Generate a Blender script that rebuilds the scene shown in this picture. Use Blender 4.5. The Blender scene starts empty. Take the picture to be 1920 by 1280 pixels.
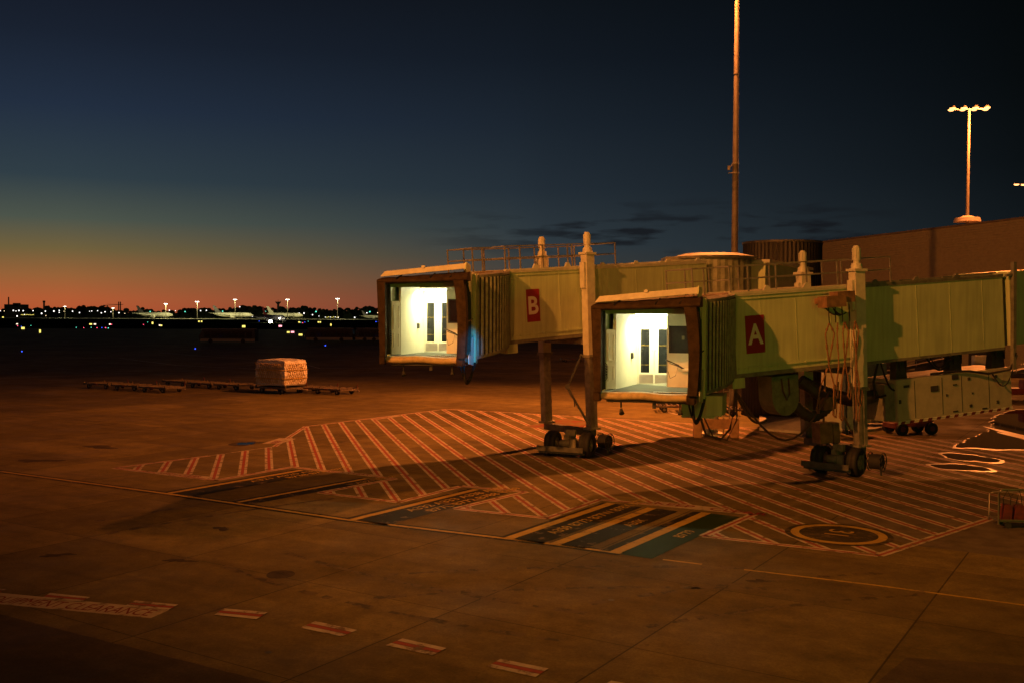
import bpy, bmesh, math, random
from mathutils import Vector, Matrix
random.seed(7)
sc = bpy.context.scene
R = math.radians
# ------------------------------------------------------------------ camera
CAMH = 6.2
cd = bpy.data.cameras.new('camera'); cam = bpy.data.objects.new('camera', cd); sc.collection.objects.link(cam)
cd.sensor_width = 36; cd.lens = 35.0; cd.clip_end = 20000
cam.matrix_world = Matrix.Translation((0, 0, CAMH)) @ Matrix.Rotation(R(90 - 1.48), 4, 'X') @ Matrix.Rotation(R(.25), 4, 'Z')
sc.camera = cam
CM = cam.matrix_world.to_3x3(); FP = 1920 * 35 / 36.
def ray(px, py): return CM @ Vector(((px - 960) / FP, (640 - py) / FP, -1))
def G(px, py, z=0.):                      # where the line of sight through a photo pixel meets height z
    r = ray(px, py); k = (z - CAMH) / r.z
    return Vector((r.x * k, r.y * k, z))
def PY(px, py, Y):                        # ... meets the depth Y
    r = ray(px, py); k = Y / r.y
    return Vector((r.x * k, Y, CAMH + r.z * k))
# ------------------------------------------------------------------ world: dusk sky
w = bpy.data.worlds.new('World'); sc.world = w; w.use_nodes = True
nt = w.node_tree; N = nt.nodes; L = nt.links
bg = N['Background']; bg.inputs['Strength'].default_value = 1.0
tc = N.new('ShaderNodeTexCoord'); sx = N.new('ShaderNodeSeparateXYZ'); L.new(tc.outputs['Generated'], sx.inputs[0])
def wm(op, a, b=None, c=None):
    n = N.new('ShaderNodeMath'); n.operation = op
    for i, v in enumerate((a, b, c)):
        if v is None: continue
        if isinstance(v, (int, float)): n.inputs[i].default_value = v
        else: L.new(v, n.inputs[i])
    return n.outputs[0]
el = wm('MULTIPLY', wm('ARCSINE', sx.outputs['Z']), 180 / math.pi)
az = wm('MULTIPLY', wm('ARCTAN2', sx.outputs['X'], sx.outputs['Y']), 180 / math.pi)
def lin(c): return tuple(((v / 255) / 12.92 if v / 255 <= .04045 else ((v / 255 + .055) / 1.055) ** 2.4) for v in c)
def ramp(pts, fac, nodes=N, links=L):
    r = nodes.new('ShaderNodeValToRGB'); e = r.color_ramp.elements
    while len(e) < len(pts): e.new(.5)
    for i, (p, c) in enumerate(pts): e[i].position = p; e[i].color = (*lin(c), 1)
    links.new(fac, r.inputs[0]); return r.outputs[0]
ef = wm('DIVIDE', el, 40.)
sky_l = ramp([(0, (180, 84, 48)), (.02, (178, 92, 52)), (.05, (152, 98, 56)), (.085, (112, 96, 60)), (.125, (76, 84, 74)), (.18, (48, 62, 70)), (.27, (34, 46, 64)), (.36, (25, 33, 47)), (.46, (18, 22, 32)), (1, (8, 9, 13))], ef)
sky_c = ramp([(0, (84, 58, 50)), (.03, (76, 60, 52)), (.06, (62, 62, 58)), (.10, (48, 58, 64)), (.18, (36, 46, 55)), (.27, (27, 36, 46)), (.36, (19, 26, 35)), (.46, (14, 19, 25)), (1, (4, 5, 7))], ef)
sky_r = ramp([(0, (18, 22, 26)), (.10, (19, 25, 29)), (.20, (11, 16, 19)), (.30, (7, 11, 13)), (.44, (4, 7, 8)), (1, (2, 3, 4))], ef)
def wmix(f, a, b):
    m = N.new('ShaderNodeMix'); m.data_type = 'RGBA'; L.new(f, m.inputs['Factor']); L.new(a, m.inputs['A']); L.new(b, m.inputs['B']); return m.outputs['Result']
def wrange(v, a, b):
    m = N.new('ShaderNodeMapRange'); m.interpolation_type = 'LINEAR'; L.new(v, m.inputs[0]); m.inputs[1].default_value = a; m.inputs[2].default_value = b; return m.outputs[0]
skc = wmix(wrange(az, -24, 2), sky_l, sky_c)
skc = wmix(wrange(az, 0, 27), skc, sky_r)
skc = wmix(wrange(az, 60, 120), skc, sky_r)
# faint dark wisps of cloud low over the horizon
mp = N.new('ShaderNodeMapping'); L.new(tc.outputs['Generated'], mp.inputs[0]); mp.inputs['Scale'].default_value = (9, 9, 60)
nz = N.new('ShaderNodeTexNoise'); L.new(mp.outputs[0], nz.inputs[0]); nz.inputs['Scale'].default_value = 1.6; nz.inputs['Detail'].default_value = 6
cl = wrange(nz.outputs['Fac'], .50, .62)
band = wm('MULTIPLY', wrange(el, 3.2, 4.2), wm('SUBTRACT', 1, wrange(el, 5.0, 6.8)))
band = wm('MULTIPLY', band, wm('MULTIPLY', wrange(az, -6, 4), wm('SUBTRACT', 1, wrange(az, 17, 22))))
drk = N.new('ShaderNodeRGB'); drk.outputs[0].default_value = (*lin((17, 16, 20)), 1)
skc = wmix(wm('MULTIPLY', wm('MULTIPLY', cl, band), .75), skc, drk.outputs[0])
L.new(skc, bg.inputs['Color'])
# ------------------------------------------------------------------ exposure, lamps
sc.view_settings.view_transform = 'Standard'; sc.view_settings.look = 'None'; sc.view_settings.exposure = 0; sc.view_settings.gamma = 1
def lamp(name, typ, loc, energy, color, size=.5, target=None, spot=None, blend=.3, size_y=None):
    ld = bpy.data.lights.new(name, typ); o = bpy.data.objects.new(name, ld); sc.collection.objects.link(o)
    o.location = loc; ld.energy = energy; ld.color = color
    if typ == 'AREA':
        ld.size = size
        if size_y: ld.shape = 'RECTANGLE'; ld.size_y = size_y
    else: ld.shadow_soft_size = size
    if target is not None:
        o.rotation_euler = (Vector(target) - Vector(loc)).to_track_quat('-Z', 'Y').to_euler()
    if spot: ld.spot_size = R(spot); ld.spot_blend = blend
    return o
SOD = (1, .25, .045); SODY = (1, .29, .045)
MAST = Vector((14.7, 66, 29.5))
lamp('mast_floodlight', 'SPOT', MAST + Vector((-.6, -.6, -.4)), 142000, SOD, .45, target=(-2, 63, 0), spot=104, blend=1)
lamp('mast_spill_fill', 'POINT', MAST + Vector((1.2, .6, -.4)), 6000, SOD, .5)  # added weak point lamp at the mast top, filling the cladding and right side
lamp('assumed_left_floodlight', 'SPOT', (-26, 6, 27), 100000, SODY, .35, target=(18, 42, 8), spot=70, blend=.85)  # assumed unseen lamp on the left, placed to match the shadows on bridge A
lamp('foreground_fill_light', 'POINT', (2, -8, 24), 6500, SODY, 2.)  # added warm fill above the camera, lifting the dim foreground
lamp('bridge_b_fill_light', 'SPOT', (-10, -10, 17), 26000, SODY, 1.5, target=(2.6, 43, 6.8), spot=17, blend=.7)  # added frontal fill softening the cab shadow on bridge B's wall
lamp('far_right_floodlight', 'POINT', (58, 121, 31), 50000, SOD, .5)
lamp('assumed_green_fill', 'AREA', (18, -1, 6.5), 900, (.30, .66, .03), 12, target=(15, 36, 5), size_y=3)  # assumed green area fill from behind the camera; no such windows are built
lamp('added_cyan_spot', 'SPOT', (9, 8, 5.2), 60000, (.0, .38, 1), .08, target=(-1.68, 38.8, 4.9), spot=3.4, blend=.9)  # added narrow spot throwing the cyan patch on B's side; source unknown

# ------------------------------------------------------------------ materials
MATS = {}
def mat(name, col, rough=.6, metal=0, var=.15, scale=3., emit=None, estr=1, spec=.5, bump=0, dirt=None):
    if name in MATS: return MATS[name]
    m = bpy.data.materials.new(name); m.use_nodes = True; t = m.node_tree; n = t.nodes; b = n['Principled BSDF']
    b.inputs['Roughness'].default_value = rough; b.inputs['Metallic'].default_value = metal
    b.inputs['Specular IOR Level'].default_value = spec
    if emit:
        b.inputs['Base Color'].default_value = (0, 0, 0, 1)
        b.inputs['Emission Color'].default_value = (*emit, 1); b.inputs['Emission Strength'].default_value = estr
    else:
        c = n.new('ShaderNodeTexCoord'); z = n.new('ShaderNodeTexNoise'); t.links.new(c.outputs['Object'], z.inputs[0])
        z.inputs['Scale'].default_value = scale; z.inputs['Detail'].default_value = 7; z.inputs['Roughness'].default_value = .65
        r = n.new('ShaderNodeValToRGB'); e = r.color_ramp.elements
        d = dirt or tuple(v * (1 - 2 * var) for v in col)
        e[0].position = .3; e[0].color = (*d, 1); e[1].position = .6; e[1].color = (*col, 1)
        t.links.new(z.outputs['Fac'], r.inputs[0]); t.links.new(r.outputs[0], b.inputs['Base Color'])
        if bump:
            bp = n.new('ShaderNodeBump'); bp.inputs['Strength'].default_value = bump; bp.inputs['Distance'].default_value = .02
            t.links.new(z.outputs['Fac'], bp.inputs['Height']); t.links.new(bp.outputs[0], b.inputs['Normal'])
    MATS[name] = m; return m
def streaked(name, col, rough=.5, streak=.25):
    """painted sheet metal with vertical run-off streaks and blotches"""
    m = mat(name, col, rough); t = m.node_tree; n = t.nodes; b = n['Principled BSDF']
    c = n.new('ShaderNodeTexCoord'); mp = n.new('ShaderNodeMapping'); mp.inputs['Scale'].default_value = (5, 5, .35)
    t.links.new(c.outputs['Object'], mp.inputs[0])
    z = n.new('ShaderNodeTexNoise'); z.inputs['Scale'].default_value = 1.4; z.inputs['Detail'].default_value = 8; t.links.new(mp.outputs[0], z.inputs[0])
    z2 = n.new('ShaderNodeTexNoise'); z2.inputs['Scale'].default_value = .7; z2.inputs['Detail'].default_value = 5; t.links.new(c.outputs['Object'], z2.inputs[0])
    ad = n.new('ShaderNodeMath'); ad.operation = 'ADD'; t.links.new(z.outputs['Fac'], ad.inputs[0]); t.links.new(z2.outputs['Fac'], ad.inputs[1])
    r = n.new('ShaderNodeValToRGB'); e = r.color_ramp.elements
    e[0].position = .35; e[0].color = (*[v * (1 - streak * 1.6) for v in col], 1); e[1].position = .62; e[1].color = (*col, 1)
    hf = n.new('ShaderNodeMath'); hf.operation = 'MULTIPLY'; hf.inputs[1].default_value = .5; t.links.new(ad.outputs[0], hf.inputs[0])
    t.links.new(hf.outputs[0], r.inputs[0]); t.links.new(r.outputs[0], b.inputs['Base Color'])
    return m
TUN = streaked('tunnel_paint', (.52, .62, .35), .5, .16)
WHT = mat('white_paint', (.58, .58, .46), .5, var=.12)
STEEL = mat('galvanised_steel', (.28, .27, .23), .5, .3, var=.25)
GREYP = mat('grey_paint', (.20, .20, .16), .55, var=.25)
DARK = mat('dark_steel', (.055, .055, .05), .6, var=.3)
RUB = mat('rubber', (.018, .018, .018), .75, var=.3)
FAB = mat('brown_canvas', (.05, .033, .018), .9, var=.3, scale=4, spec=.1, bump=.4)
FABD = mat('dark_canvas', (.05, .055, .04), .85, var=.3, scale=5, spec=.2)
BEL = mat('bellows_slats', (.24, .26, .17), .55, var=.25)
INT = mat('interior_panel', (.66, .66, .56), .45, var=.05)
MATF = mat('floor_mat', (.045, .05, .04), .85, var=.2)
BUMP = mat('bumper_foam', (.52, .42, .22), .6, var=.2, scale=5)
GLASS = mat('dark_glass', (.012, .014, .016), .08, var=.1)
KICK = mat('brushed_metal', (.42, .40, .37), .35, .7, var=.1)
REDS = mat('red_sign', (.26, .016, .02), .5, var=.05)
SIGNW = mat('sign_white', (.72, .70, .62), .5, var=.04)
REDP = mat('red_paint', (.16, .03, .02), .5, var=.25)
YELP = mat('yellow_plastic', (.55, .36, .04), .5, var=.2)
HOSE = mat('cable_brown', (.12, .06, .03), .7, var=.3)
ROPE = mat('orange_rope', (.26, .13, .06), .8, var=.3, scale=20)
WRAP = mat('plastic_wrap', (.80, .78, .74), .25, var=.28, scale=2.2, bump=2.)
CLAD = mat('cladding', (.38, .31, .17), .6, var=.1)
TREE = mat('foliage', (.035, .05, .03), .9, var=.3, spec=.1)
SIL = mat('dark_masonry', (.05, .048, .045), .85, var=.2)
TOWERM = mat('ribbed_cladding', (.012, .011, .008), .6, var=.2)
PLW = mat('aircraft_white', (.62, .62, .55), .4, var=.05)
PLD = mat('aircraft_dark', (.06, .06, .08), .4, var=.1)
LAMPO = mat('sodium_glow', None or (1, 1, 1), emit=(1, .42, .13), estr=3.4)
LAMPW = mat('lamp_white', (1, 1, 1), emit=(1, .92, .72), estr=14)
TUBE = mat('fluorescent_glow', (1, 1, 1), emit=(1, .97, .62), estr=16)
CITY = mat('city_glow', (1, 1, 1), emit=(.95, .9, .85), estr=2.4)
CITYW = mat('city_warm_glow', (1, 1, 1), emit=(1, .72, .4), estr=2)
GRN = mat('green_glow', (1, 1, 1), emit=(.15, 1, .7), estr=1.6)
BLU = mat('blue_glow', (1, 1, 1), emit=(.04, .10, 1), estr=2.2)
REDG = mat('red_glow', (1, 1, 1), emit=(1, .08, .16), estr=3)
YEL = mat('sign_glow', (1, 1, 1), emit=(1, .82, .16), estr=1.5)

# ground concrete: slabs of the real joint grid (turned 32.5 degrees), each slab its own tone
JA = R(32.5)
def concrete(name, base, dark, slabs=True):
    m = bpy.data.materials.new(name); m.use_nodes = True; t = m.node_tree; n = t.nodes; l = t.links; b = n['Principled BSDF']
    def M(op, *a):
        q = n.new('ShaderNodeMath'); q.operation = op
        for i, v in enumerate(a):
            if isinstance(v, (int, float)): q.inputs[i].default_value = v
            else: l.new(v, q.inputs[i])
        return q.outputs[0]
    c = n.new('ShaderNodeTexCoord'); s = n.new('ShaderNodeSeparateXYZ'); l.new(c.outputs['Object'], s.inputs[0])
    x, y = s.outputs[0], s.outputs[1]
    u = M('ADD', M('MULTIPLY', x, math.cos(JA)), M('MULTIPLY', y, -math.sin(JA)))
    v = M('ADD', M('MULTIPLY', x, math.sin(JA)), M('MULTIPLY', y, math.cos(JA)))
    un = M('DIVIDE', M('ADD', u, 8.04 + 41.7 * 10), 4.17); vn = M('DIVIDE', M('ADD', v, -16.85 + 470), 4.7)
    def edge(q, wd):
        f = M('FRACT', q); return M('LESS_THAN', M('MINIMUM', f, M('SUBTRACT', 1, f)), wd)
    def noise(sc_, det=6, rgh=.6, vec=None, dist=0):
        z = n.new('ShaderNodeTexNoise'); z.inputs['Scale'].default_value = sc_; z.inputs['Detail'].default_value = det; z.inputs['Roughness'].default_value = rgh; z.inputs['Distortion'].default_value = dist
        l.new(vec or c.outputs['Object'], z.inputs[0]); return z.outputs['Fac']
    def rng(val, a, bb, c0=0, c1=1):
        q = n.new('ShaderNodeMapRange'); l.new(val, q.inputs[0])
        for i, k in enumerate((a, bb, c0, c1)): q.inputs[i + 1].default_value = k
        return q.outputs[0]
    cb = n.new('ShaderNodeCombineXYZ'); l.new(M('FLOOR', un), cb.inputs[0]); l.new(M('FLOOR', vn), cb.inputs[1])
    wn = n.new('ShaderNodeTexWhiteNoise'); l.new(cb.outputs[0], wn.inputs[0])
    tone = rng(wn.outputs[0], 0, 1, .72, 1.08)
    big = rng(noise(.09, 5), .35, .68, .6, 1.2)
    med = rng(noise(.9, 8, .7), .3, .7, .62, 1.2)
    fine = M('MULTIPLY', rng(noise(16, 4, .7), .3, .7, .72, 1.2), rng(noise(3.2, 7, .75), .32, .68, .72, 1.2))
    cc = n.new('ShaderNodeCombineXYZ'); l.new(M('MULTIPLY', u, .12), cc.inputs[0]); l.new(M('MULTIPLY', v, 1.3), cc.inputs[1])
    drag = rng(noise(1., 5, .6, cc.outputs[0], .6), .35, .65, .80, 1.08)
    oil = rng(noise(.5, 6, .7, None, 1.2), .66, .74, 1, .45)
    sp = rng(noise(2.6, 2, .4), .74, .79, 1, .5)
    k = M('MULTIPLY', M('MULTIPLY', big, med), M('MULTIPLY', fine, drag)); k = M('MULTIPLY', k, M('MULTIPLY', oil, sp))
    if slabs:
        k = M('MULTIPLY', k, tone)
        j = M('MAXIMUM', edge(un, .0045), edge(vn, .0028)); k = M('MULTIPLY', k, M('SUBTRACT', 1, M('MULTIPLY', j, .72)))
    vv = n.new('ShaderNodeTexVoronoi'); vv.feature = 'DISTANCE_TO_EDGE'; vv.inputs['Scale'].default_value = .16
    nz_ = n.new('ShaderNodeTexNoise'); nz_.inputs['Scale'].default_value = 1.1; l.new(c.outputs['Object'], nz_.inputs[0])
    mx = n.new('ShaderNodeVectorMath'); mx.operation = 'ADD'; l.new(c.outputs['Object'], mx.inputs[0]); l.new(nz_.outputs['Color'], mx.inputs[1]); l.new(mx.outputs[0], vv.inputs[0])
    k = M('MULTIPLY', k, rng(vv.outputs['Distance'], 0, .004, .86, 1))
    mixn = n.new('ShaderNodeMix'); mixn.data_type = 'RGBA'; l.new(k, mixn.inputs['Factor']); mixn.inputs['A'].default_value = (*dark, 1); mixn.inputs['B'].default_value = (*base, 1)
    mixn.clamp_factor = True
    l.new(mixn.outputs['Result'], b.inputs['Base Color'])
    l.new(rng(noise(.4, 5), .35, .65, .62, .9), b.inputs['Roughness']); b.inputs['Specular IOR Level'].default_value = .1
    bp = n.new('ShaderNodeBump'); bp.inputs['Strength'].default_value = .35; bp.inputs['Distance'].default_value = .01; l.new(noise(9, 8, .75), bp.inputs['Height']); l.new(bp.outputs[0], b.inputs['Normal'])
    return m
CONC = concrete('concrete_slabs', (.16, .128, .05), (.012, .0095, .005))
ASPH = concrete('asphalt', (.085, .065, .042), (.01, .01, .009), False)
FIELD = mat('grass_field', (.022, .026, .014), .95, var=.3, scale=.03, spec=0.)
def worn(name, col, under=(.12, .09, .05), cut=.36, scale=2.2):
    """road paint worn through to the slab in ragged patches"""
    m = mat(name, col, .6); t = m.node_tree; n = t.nodes; l = t.links; b = n['Principled BSDF']
    c = n.new('ShaderNodeTexCoord'); z = n.new('ShaderNodeTexNoise'); z.inputs['Scale'].default_value = scale; z.inputs['Detail'].default_value = 9; z.inputs['Roughness'].default_value = .72; l.new(c.outputs['Object'], z.inputs[0])
    r = n.new('ShaderNodeValToRGB'); e = r.color_ramp.elements
    e[0].position = cut; e[0].color = (*under, 1); e[1].position = cut + .07; e[1].color = (*[v * .82 for v in col], 1)
    q = e.new(.62); q.color = (*col, 1)
    l.new(z.outputs['Fac'], r.inputs[0]); l.new(r.outputs[0], b.inputs['Base Color']); b.inputs['Specular IOR Level'].default_value = .06
    return m
WLINE = worn('worn_white_line', (.37, .34, .28), cut=.41); RLINE = worn('worn_red_line', (.25, .06, .038), cut=.37)
YLINE = worn('worn_yellow_line', (.34, .24, .05), cut=.36); BLINE = worn('worn_black_paint', (.018, .018, .008), cut=.37, scale=1.6)
GLINE = worn('worn_green_paint', (.014, .030, .006), cut=.3); PLATE = worn('worn_pink_plate', (.34, .30, .24), cut=.38)
REDG2 = worn('faded_red_ground_paint', (.17, .045, .03), (.13, .10, .05), .48, .9)

# ------------------------------------------------------------------ mesh builder
class MB:
    def __init__(s, M=None): s.v = []; s.f = []; s.sm = []; s.M = M or Matrix()
    def add(s, vs, fs, smooth=False, M=None):
        k = len(s.v); T = s.M @ M if M is not None else s.M
        s.v += [T @ Vector(p) for p in vs]; s.f += [tuple(i + k for i in f) for f in fs]; s.sm += [smooth] * len(fs); return s
    def box(s, a, b, M=None, bev=0):
        x0, y0, z0 = a; x1, y1, z1 = b
        if bev:
            bm = bmesh.new(); bmesh.ops.create_cube(bm, size=1)
            for v in bm.verts: v.co = Vector(((x0 + x1) / 2 + v.co.x * (x1 - x0), (y0 + y1) / 2 + v.co.y * (y1 - y0), (z0 + z1) / 2 + v.co.z * (z1 - z0)))
            bmesh.ops.bevel(bm, geom=bm.edges[:], offset=bev, segments=2, affect='EDGES')
            bm.verts.index_update(); s.add([v.co.copy() for v in bm.verts], [[v.index for v in f.verts] for f in bm.faces], False, M); bm.free(); return s
        return s.add([(x0, y0, z0), (x1, y0, z0), (x1, y1, z0), (x0, y1, z0), (x0, y0, z1), (x1, y0, z1), (x1, y1, z1), (x0, y1, z1)],
              [(3, 2, 1, 0), (4, 5, 6, 7), (0, 1, 5, 4), (1, 2, 6, 5), (2, 3, 7, 6), (3, 0, 4, 7)], False, M)
    def hexa(s, lo, hi):          # two quads of 4 points
        return s.add(list(lo) + list(hi), [(3, 2, 1, 0), (4, 5, 6, 7), (0, 1, 5, 4), (1, 2, 6, 5), (2, 3, 7, 6), (3, 0, 4, 7)])
    def bar(s, p, q, wd, ht=None):   # rectangular bar between points
        p = Vector(p); q = Vector(q); d = (q - p); ln = d.length; d.normalize()
        up = Vector((0, 0, 1)) if abs(d.z) < .95 else Vector((0, 1, 0))
        sd = d.cross(up).normalized(); u2 = sd.cross(d); ht = ht or wd
        a = [p + sd * (wd / 2 * i) + u2 * (ht / 2 * j) for i, j in ((-1, -1), (1, -1), (1, 1), (-1, 1))]
        b = [x + d * ln for x in a]; return s.hexa(a, b)
    def cyl(s, p, q, r0, r1=None, n=16, caps=True):
        p = Vector(p); q = Vector(q); r1 = r0 if r1 is None else r1; d = (q - p).normalized()
        up = Vector((0, 0, 1)) if abs(d.z) < .95 else Vector((1, 0, 0)); a = d.cross(up).normalized(); b = d.cross(a)
        vs = []
        for c, r in ((p, r0), (q, r1)):
            for i in range(n): t = 2 * math.pi * i / n; vs.append(c + a * math.cos(t) * r + b * math.sin(t) * r)
        s.add(vs, [(i, (i + 1) % n, n + (i + 1) % n, n + i) for i in range(n)], True)
        if caps: s.add(vs, [tuple(range(n))[::-1], tuple(range(n, 2 * n))])
        return s
    def tube(s, pts, r, n=8):
        pts = [Vector(p) for p in pts]; vs = []; rr = r if isinstance(r, (list, tuple)) else [r] * len(pts)
        for i, p in enumerate(pts):
            d = (pts[min(i + 1, len(pts) - 1)] - pts[max(i - 1, 0)]).normalized()
            up = Vector((.13, .21, 1)).normalized() if abs(d.z) < .9 else Vector((1, .1, 0)).normalized()
            a = d.cross(up).normalized(); b = d.cross(a)
            for k in range(n): t = 2 * math.pi * k / n; vs.append(p + (a * math.cos(t) + b * math.sin(t)) * rr[i])
        fs = [(i * n + k, i * n + (k + 1) % n, (i + 1) * n + (k + 1) % n, (i + 1) * n + k) for i in range(len(pts) - 1) for k in range(n)]
        s.add(vs, fs, True); return s.add(vs, [tuple(range(n))[::-1], tuple(range(len(vs) - n, len(vs)))])
    def ball(s, c, r, sy=1, sz=1, n=10, m=6):
        vs = []; c = Vector(c)
        for j in range(m + 1):
            th = math.pi * j / m
            for i in range(n): t = 2 * math.pi * i / n; vs.append(c + Vector((r * math.sin(th) * math.cos(t), r * sy * math.sin(th) * math.sin(t), r * sz * math.cos(th))))
        return s.add(vs, [(j * n + i, j * n + (i + 1) % n, (j + 1) * n + (i + 1) % n, (j + 1) * n + i) for j in range(m) for i in range(n)], True)
    def poly(s, pts): return s.add(pts, [tuple(range(len(pts)))])
    def prism(s, pts, up):
        n = len(pts); up = Vector(up); a = [Vector(p) for p in pts]; b = [p + up for p in a]
        return s.add(a + b, [tuple(range(n))[::-1], tuple(range(n, 2 * n))] + [(i, (i + 1) % n, n + (i + 1) % n, n + i) for i in range(n)])
    def build(s, name, m, parent=None, **kw):
        me = bpy.data.meshes.new(name); org = Vector(kw.pop('org', (0, 0, 0)))
        me.from_pydata([v - org for v in s.v], [], s.f); me.update()
        me.polygons.foreach_set('use_smooth', s.sm)
        ms = m if isinstance(m, (list, tuple)) else [m]
        for x in ms: me.materials.append(x)
        bm = bmesh.new(); bm.from_mesh(me); bmesh.ops.recalc_face_normals(bm, faces=bm.faces); bm.to_mesh(me); bm.free()
        o = bpy.data.objects.new(name, me); sc.collection.objects.link(o); o.location = org
        if parent is not None:
            o.parent = parent
            pw = Vector(parent['_w']) if '_w' in parent else Vector((0, 0, 0))
            o.location = org - pw; o['_w'] = tuple(org)
        else: o['_w'] = tuple(org)
        for k, v in kw.items(): o[k] = v
        return o
def thing(name, label, cat, loc, group=None):
    o = bpy.data.objects.new(name, None); sc.collection.objects.link(o); o.location = loc; o.empty_display_size = .3
    o['_w'] = tuple(loc); o['label'] = label; o['category'] = cat
    if group: o['group'] = group
    return o
def tag(o, label, cat, group=None):
    o['label'] = label; o['category'] = cat
    if group: o['group'] = group
    return o
def dup(root, loc, label, rotz=0, group=None):
    r = root.copy(); sc.collection.objects.link(r); r.location = loc; r.rotation_euler = (0, 0, rotz); r['label'] = label
    if group: r['group'] = group
    for ch in list(root.children):
        c = ch.copy(); sc.collection.objects.link(c); c.parent = r
        for g in list(ch.children):
            d = g.copy(); sc.collection.objects.link(d); d.parent = c
    return r
def text_mb(txt, size, org, xd, yd, ext=0., sx_=1., bold=0.0):
    """lettering as mesh laid in the plane spanned by xd, yd"""
    cu = bpy.data.curves.new('t', 'FONT'); cu.body = txt; cu.size = 1; cu.extrude = 0; cu.offset = bold; cu.resolution_u = 4
    ob = bpy.data.objects.new('t', cu); sc.collection.objects.link(ob); dg = bpy.context.evaluated_depsgraph_get(); dg.update()
    me = bpy.data.meshes.new_from_object(ob.evaluated_get(dg)); xs = [v.co.x for v in me.vertices]; wd = max(xs) - min(xs); x0 = min(xs)
    org = Vector(org); xd = Vector(xd); yd = Vector(yd); b = MB()
    b.add([org + xd * ((v.co.x - x0) * size * sx_) + yd * (v.co.y * size) for v in me.vertices], [tuple(p.vertices) for p in me.polygons])
    bpy.data.objects.remove(ob); bpy.data.meshes.remove(me); return b, wd * size * sx_

# ------------------------------------------------------------------ setting: ground
MB().add([(-6000, -300, -.03), (6000, -300, -.03), (6000, 9000, -.03), (-6000, 9000, -.03)], [(0, 1, 2, 3)]).build('ground', FIELD, kind='structure')
MB().add([(-260, -40, 0), (240, -40, 0), (240, 420, 0), (-260, 420, 0)], [(0, 1, 2, 3)]).build('apron', CONC, kind='structure')
def slab(pts, z, mb=None):
    mb = mb or MB(); return mb.add([(p[0], p[1], z) for p in pts], [tuple(range(len(pts)))])
# asphalt strips next to the slabs
jx = Vector((math.cos(JA), -math.sin(JA), 0)); jy = Vector((math.sin(JA), math.cos(JA), 0))
def wavy(p, q, n, amp, rnd):
    nrm = Vector((-(q - p).y, (q - p).x, 0)).normalized()
    return [p.lerp(q, i / n) + nrm * rnd.uniform(-amp, amp) for i in range(n + 1)]
rn = random.Random(3)
e0, e1 = G(0, 1151), G(496, 1276); d_ = (e1 - e0).normalized()
ed = wavy(e0 - d_ * 12, e1 + d_ * 2.2, 90, .012, rn)
slab(ed + [e1 + d_ * 2.2 - jy * 14, e0 - d_ * 12 - jy * 14], .004).build('asphalt_service_road', ASPH, kind='structure')
a0 = G(1716, 1022); a1 = G(1990, 1056); a2 = G(1990, 905); a3 = G(1700, 930)
slab([G(1716, 1022), a1, G(1990, 935), G(1668, 912), G(1560, 982)], .002).build('asphalt_patch', mat('patched_concrete', (.12, .10, .075), .8, var=.25, scale=1.4, spec=.15), kind='structure')
slab([G(1640, 1282), G(1700, 1232), G(1990, 1252), G(1990, 1330), G(1600, 1330)], .004).build('asphalt_patch', ASPH, kind='structure')
# pavement with kerb under the bridges
MB().prism([G(1424, 806), G(1532, 815), G(1640, 808), G(1706, 793), G(1655, 768), G(1424, 766)], (0, 0, .14)).build('pavement', mat('pavement_concrete', (.40, .37, .33), .8, var=.15), kind='structure')

# ---- hatched keep clear area
POLY = [(214, 877), (404, 900), (548, 875), (742, 897), (599, 923), (747, 941), (865, 911), (987, 921.5), (854, 953), (1026, 971),
        (1125, 936), (1414, 963.5), (1318, 1004.5), (1647, 1041), (1859, 971.5), (2150, 880), (2150, 826), (1760, 824), (1633, 815), (1514, 809),
        (1300, 794), (1124, 783), (930, 771.5), (836, 766.5), (695, 784), (573, 799), (515, 836.5), (392, 854)]
PW = [G(*p) for p in POLY]
DIR = Vector((math.sin(R(14)), -math.cos(R(14)), 0)); NRM = Vector((math.cos(R(14)), math.sin(R(14)), 0))
def clip_line(c):
    """intervals along DIR at offset c inside the polygon"""
    ts = []
    for i in range(len(PW)):
        a, b = PW[i], PW[(i + 1) % len(PW)]; na, nb = a.dot(NRM) - c, b.dot(NRM) - c
        if (na < 0) != (nb < 0):
            k = na / (na - nb); ts.append((a.lerp(b, k)).dot(DIR))
    ts.sort(); return [(ts[i], ts[i + 1]) for i in range(0, len(ts) - 1, 2)]
wb, rb = MB(), MB()
def strip(mb, p, q, off0, off1, z, seg=1.2):
    d = (q - p); ln = d.length; d.normalize(); n_ = Vector((-d.y, d.x, 0)); k = max(1, int(ln / seg))
    for i in range(k):
        a = p + d * (ln * i / k); b = p + d * (ln * (i + 1) / k)
        slab([a + n_ * off0, b + n_ * off0, b + n_ * off1, a + n_ * off1], z, mb)
for k in range(-8, 40):
    c = 2.25 + 1.027 * k
    for t0, t1 in clip_line(c):
        if t1 - t0 < .25: continue
        p = NRM * c + DIR * t0; q = NRM * c + DIR * t1
        if k == -4 or (k == 3 and t0 < -40): pass
        strip(wb, p, q, -.168, -.060, .006, 50); strip(wb, p, q, .060, .168, .006, 50); strip(rb, p, q, -.058, .058, .006, 50)
for i in range(len(PW)):
    a, b = PW[i], PW[(i + 1) % len(PW)]
    if i in (14, 15): continue
    if i == len(PW) - 2: continue        # the worn away stretch of the upper edge
    wdt = .15 if i < 14 else .13
    strip(wb, a, b, -wdt, -wdt / 3, .010); strip(wb, a, b, wdt / 3, wdt, .010); strip(rb, a, b, -wdt / 3, wdt / 3, .010)
wb.build('hatched_marking', WLINE, kind='structure'); rb.build('hatched_marking', RLINE, kind='structure')
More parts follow.
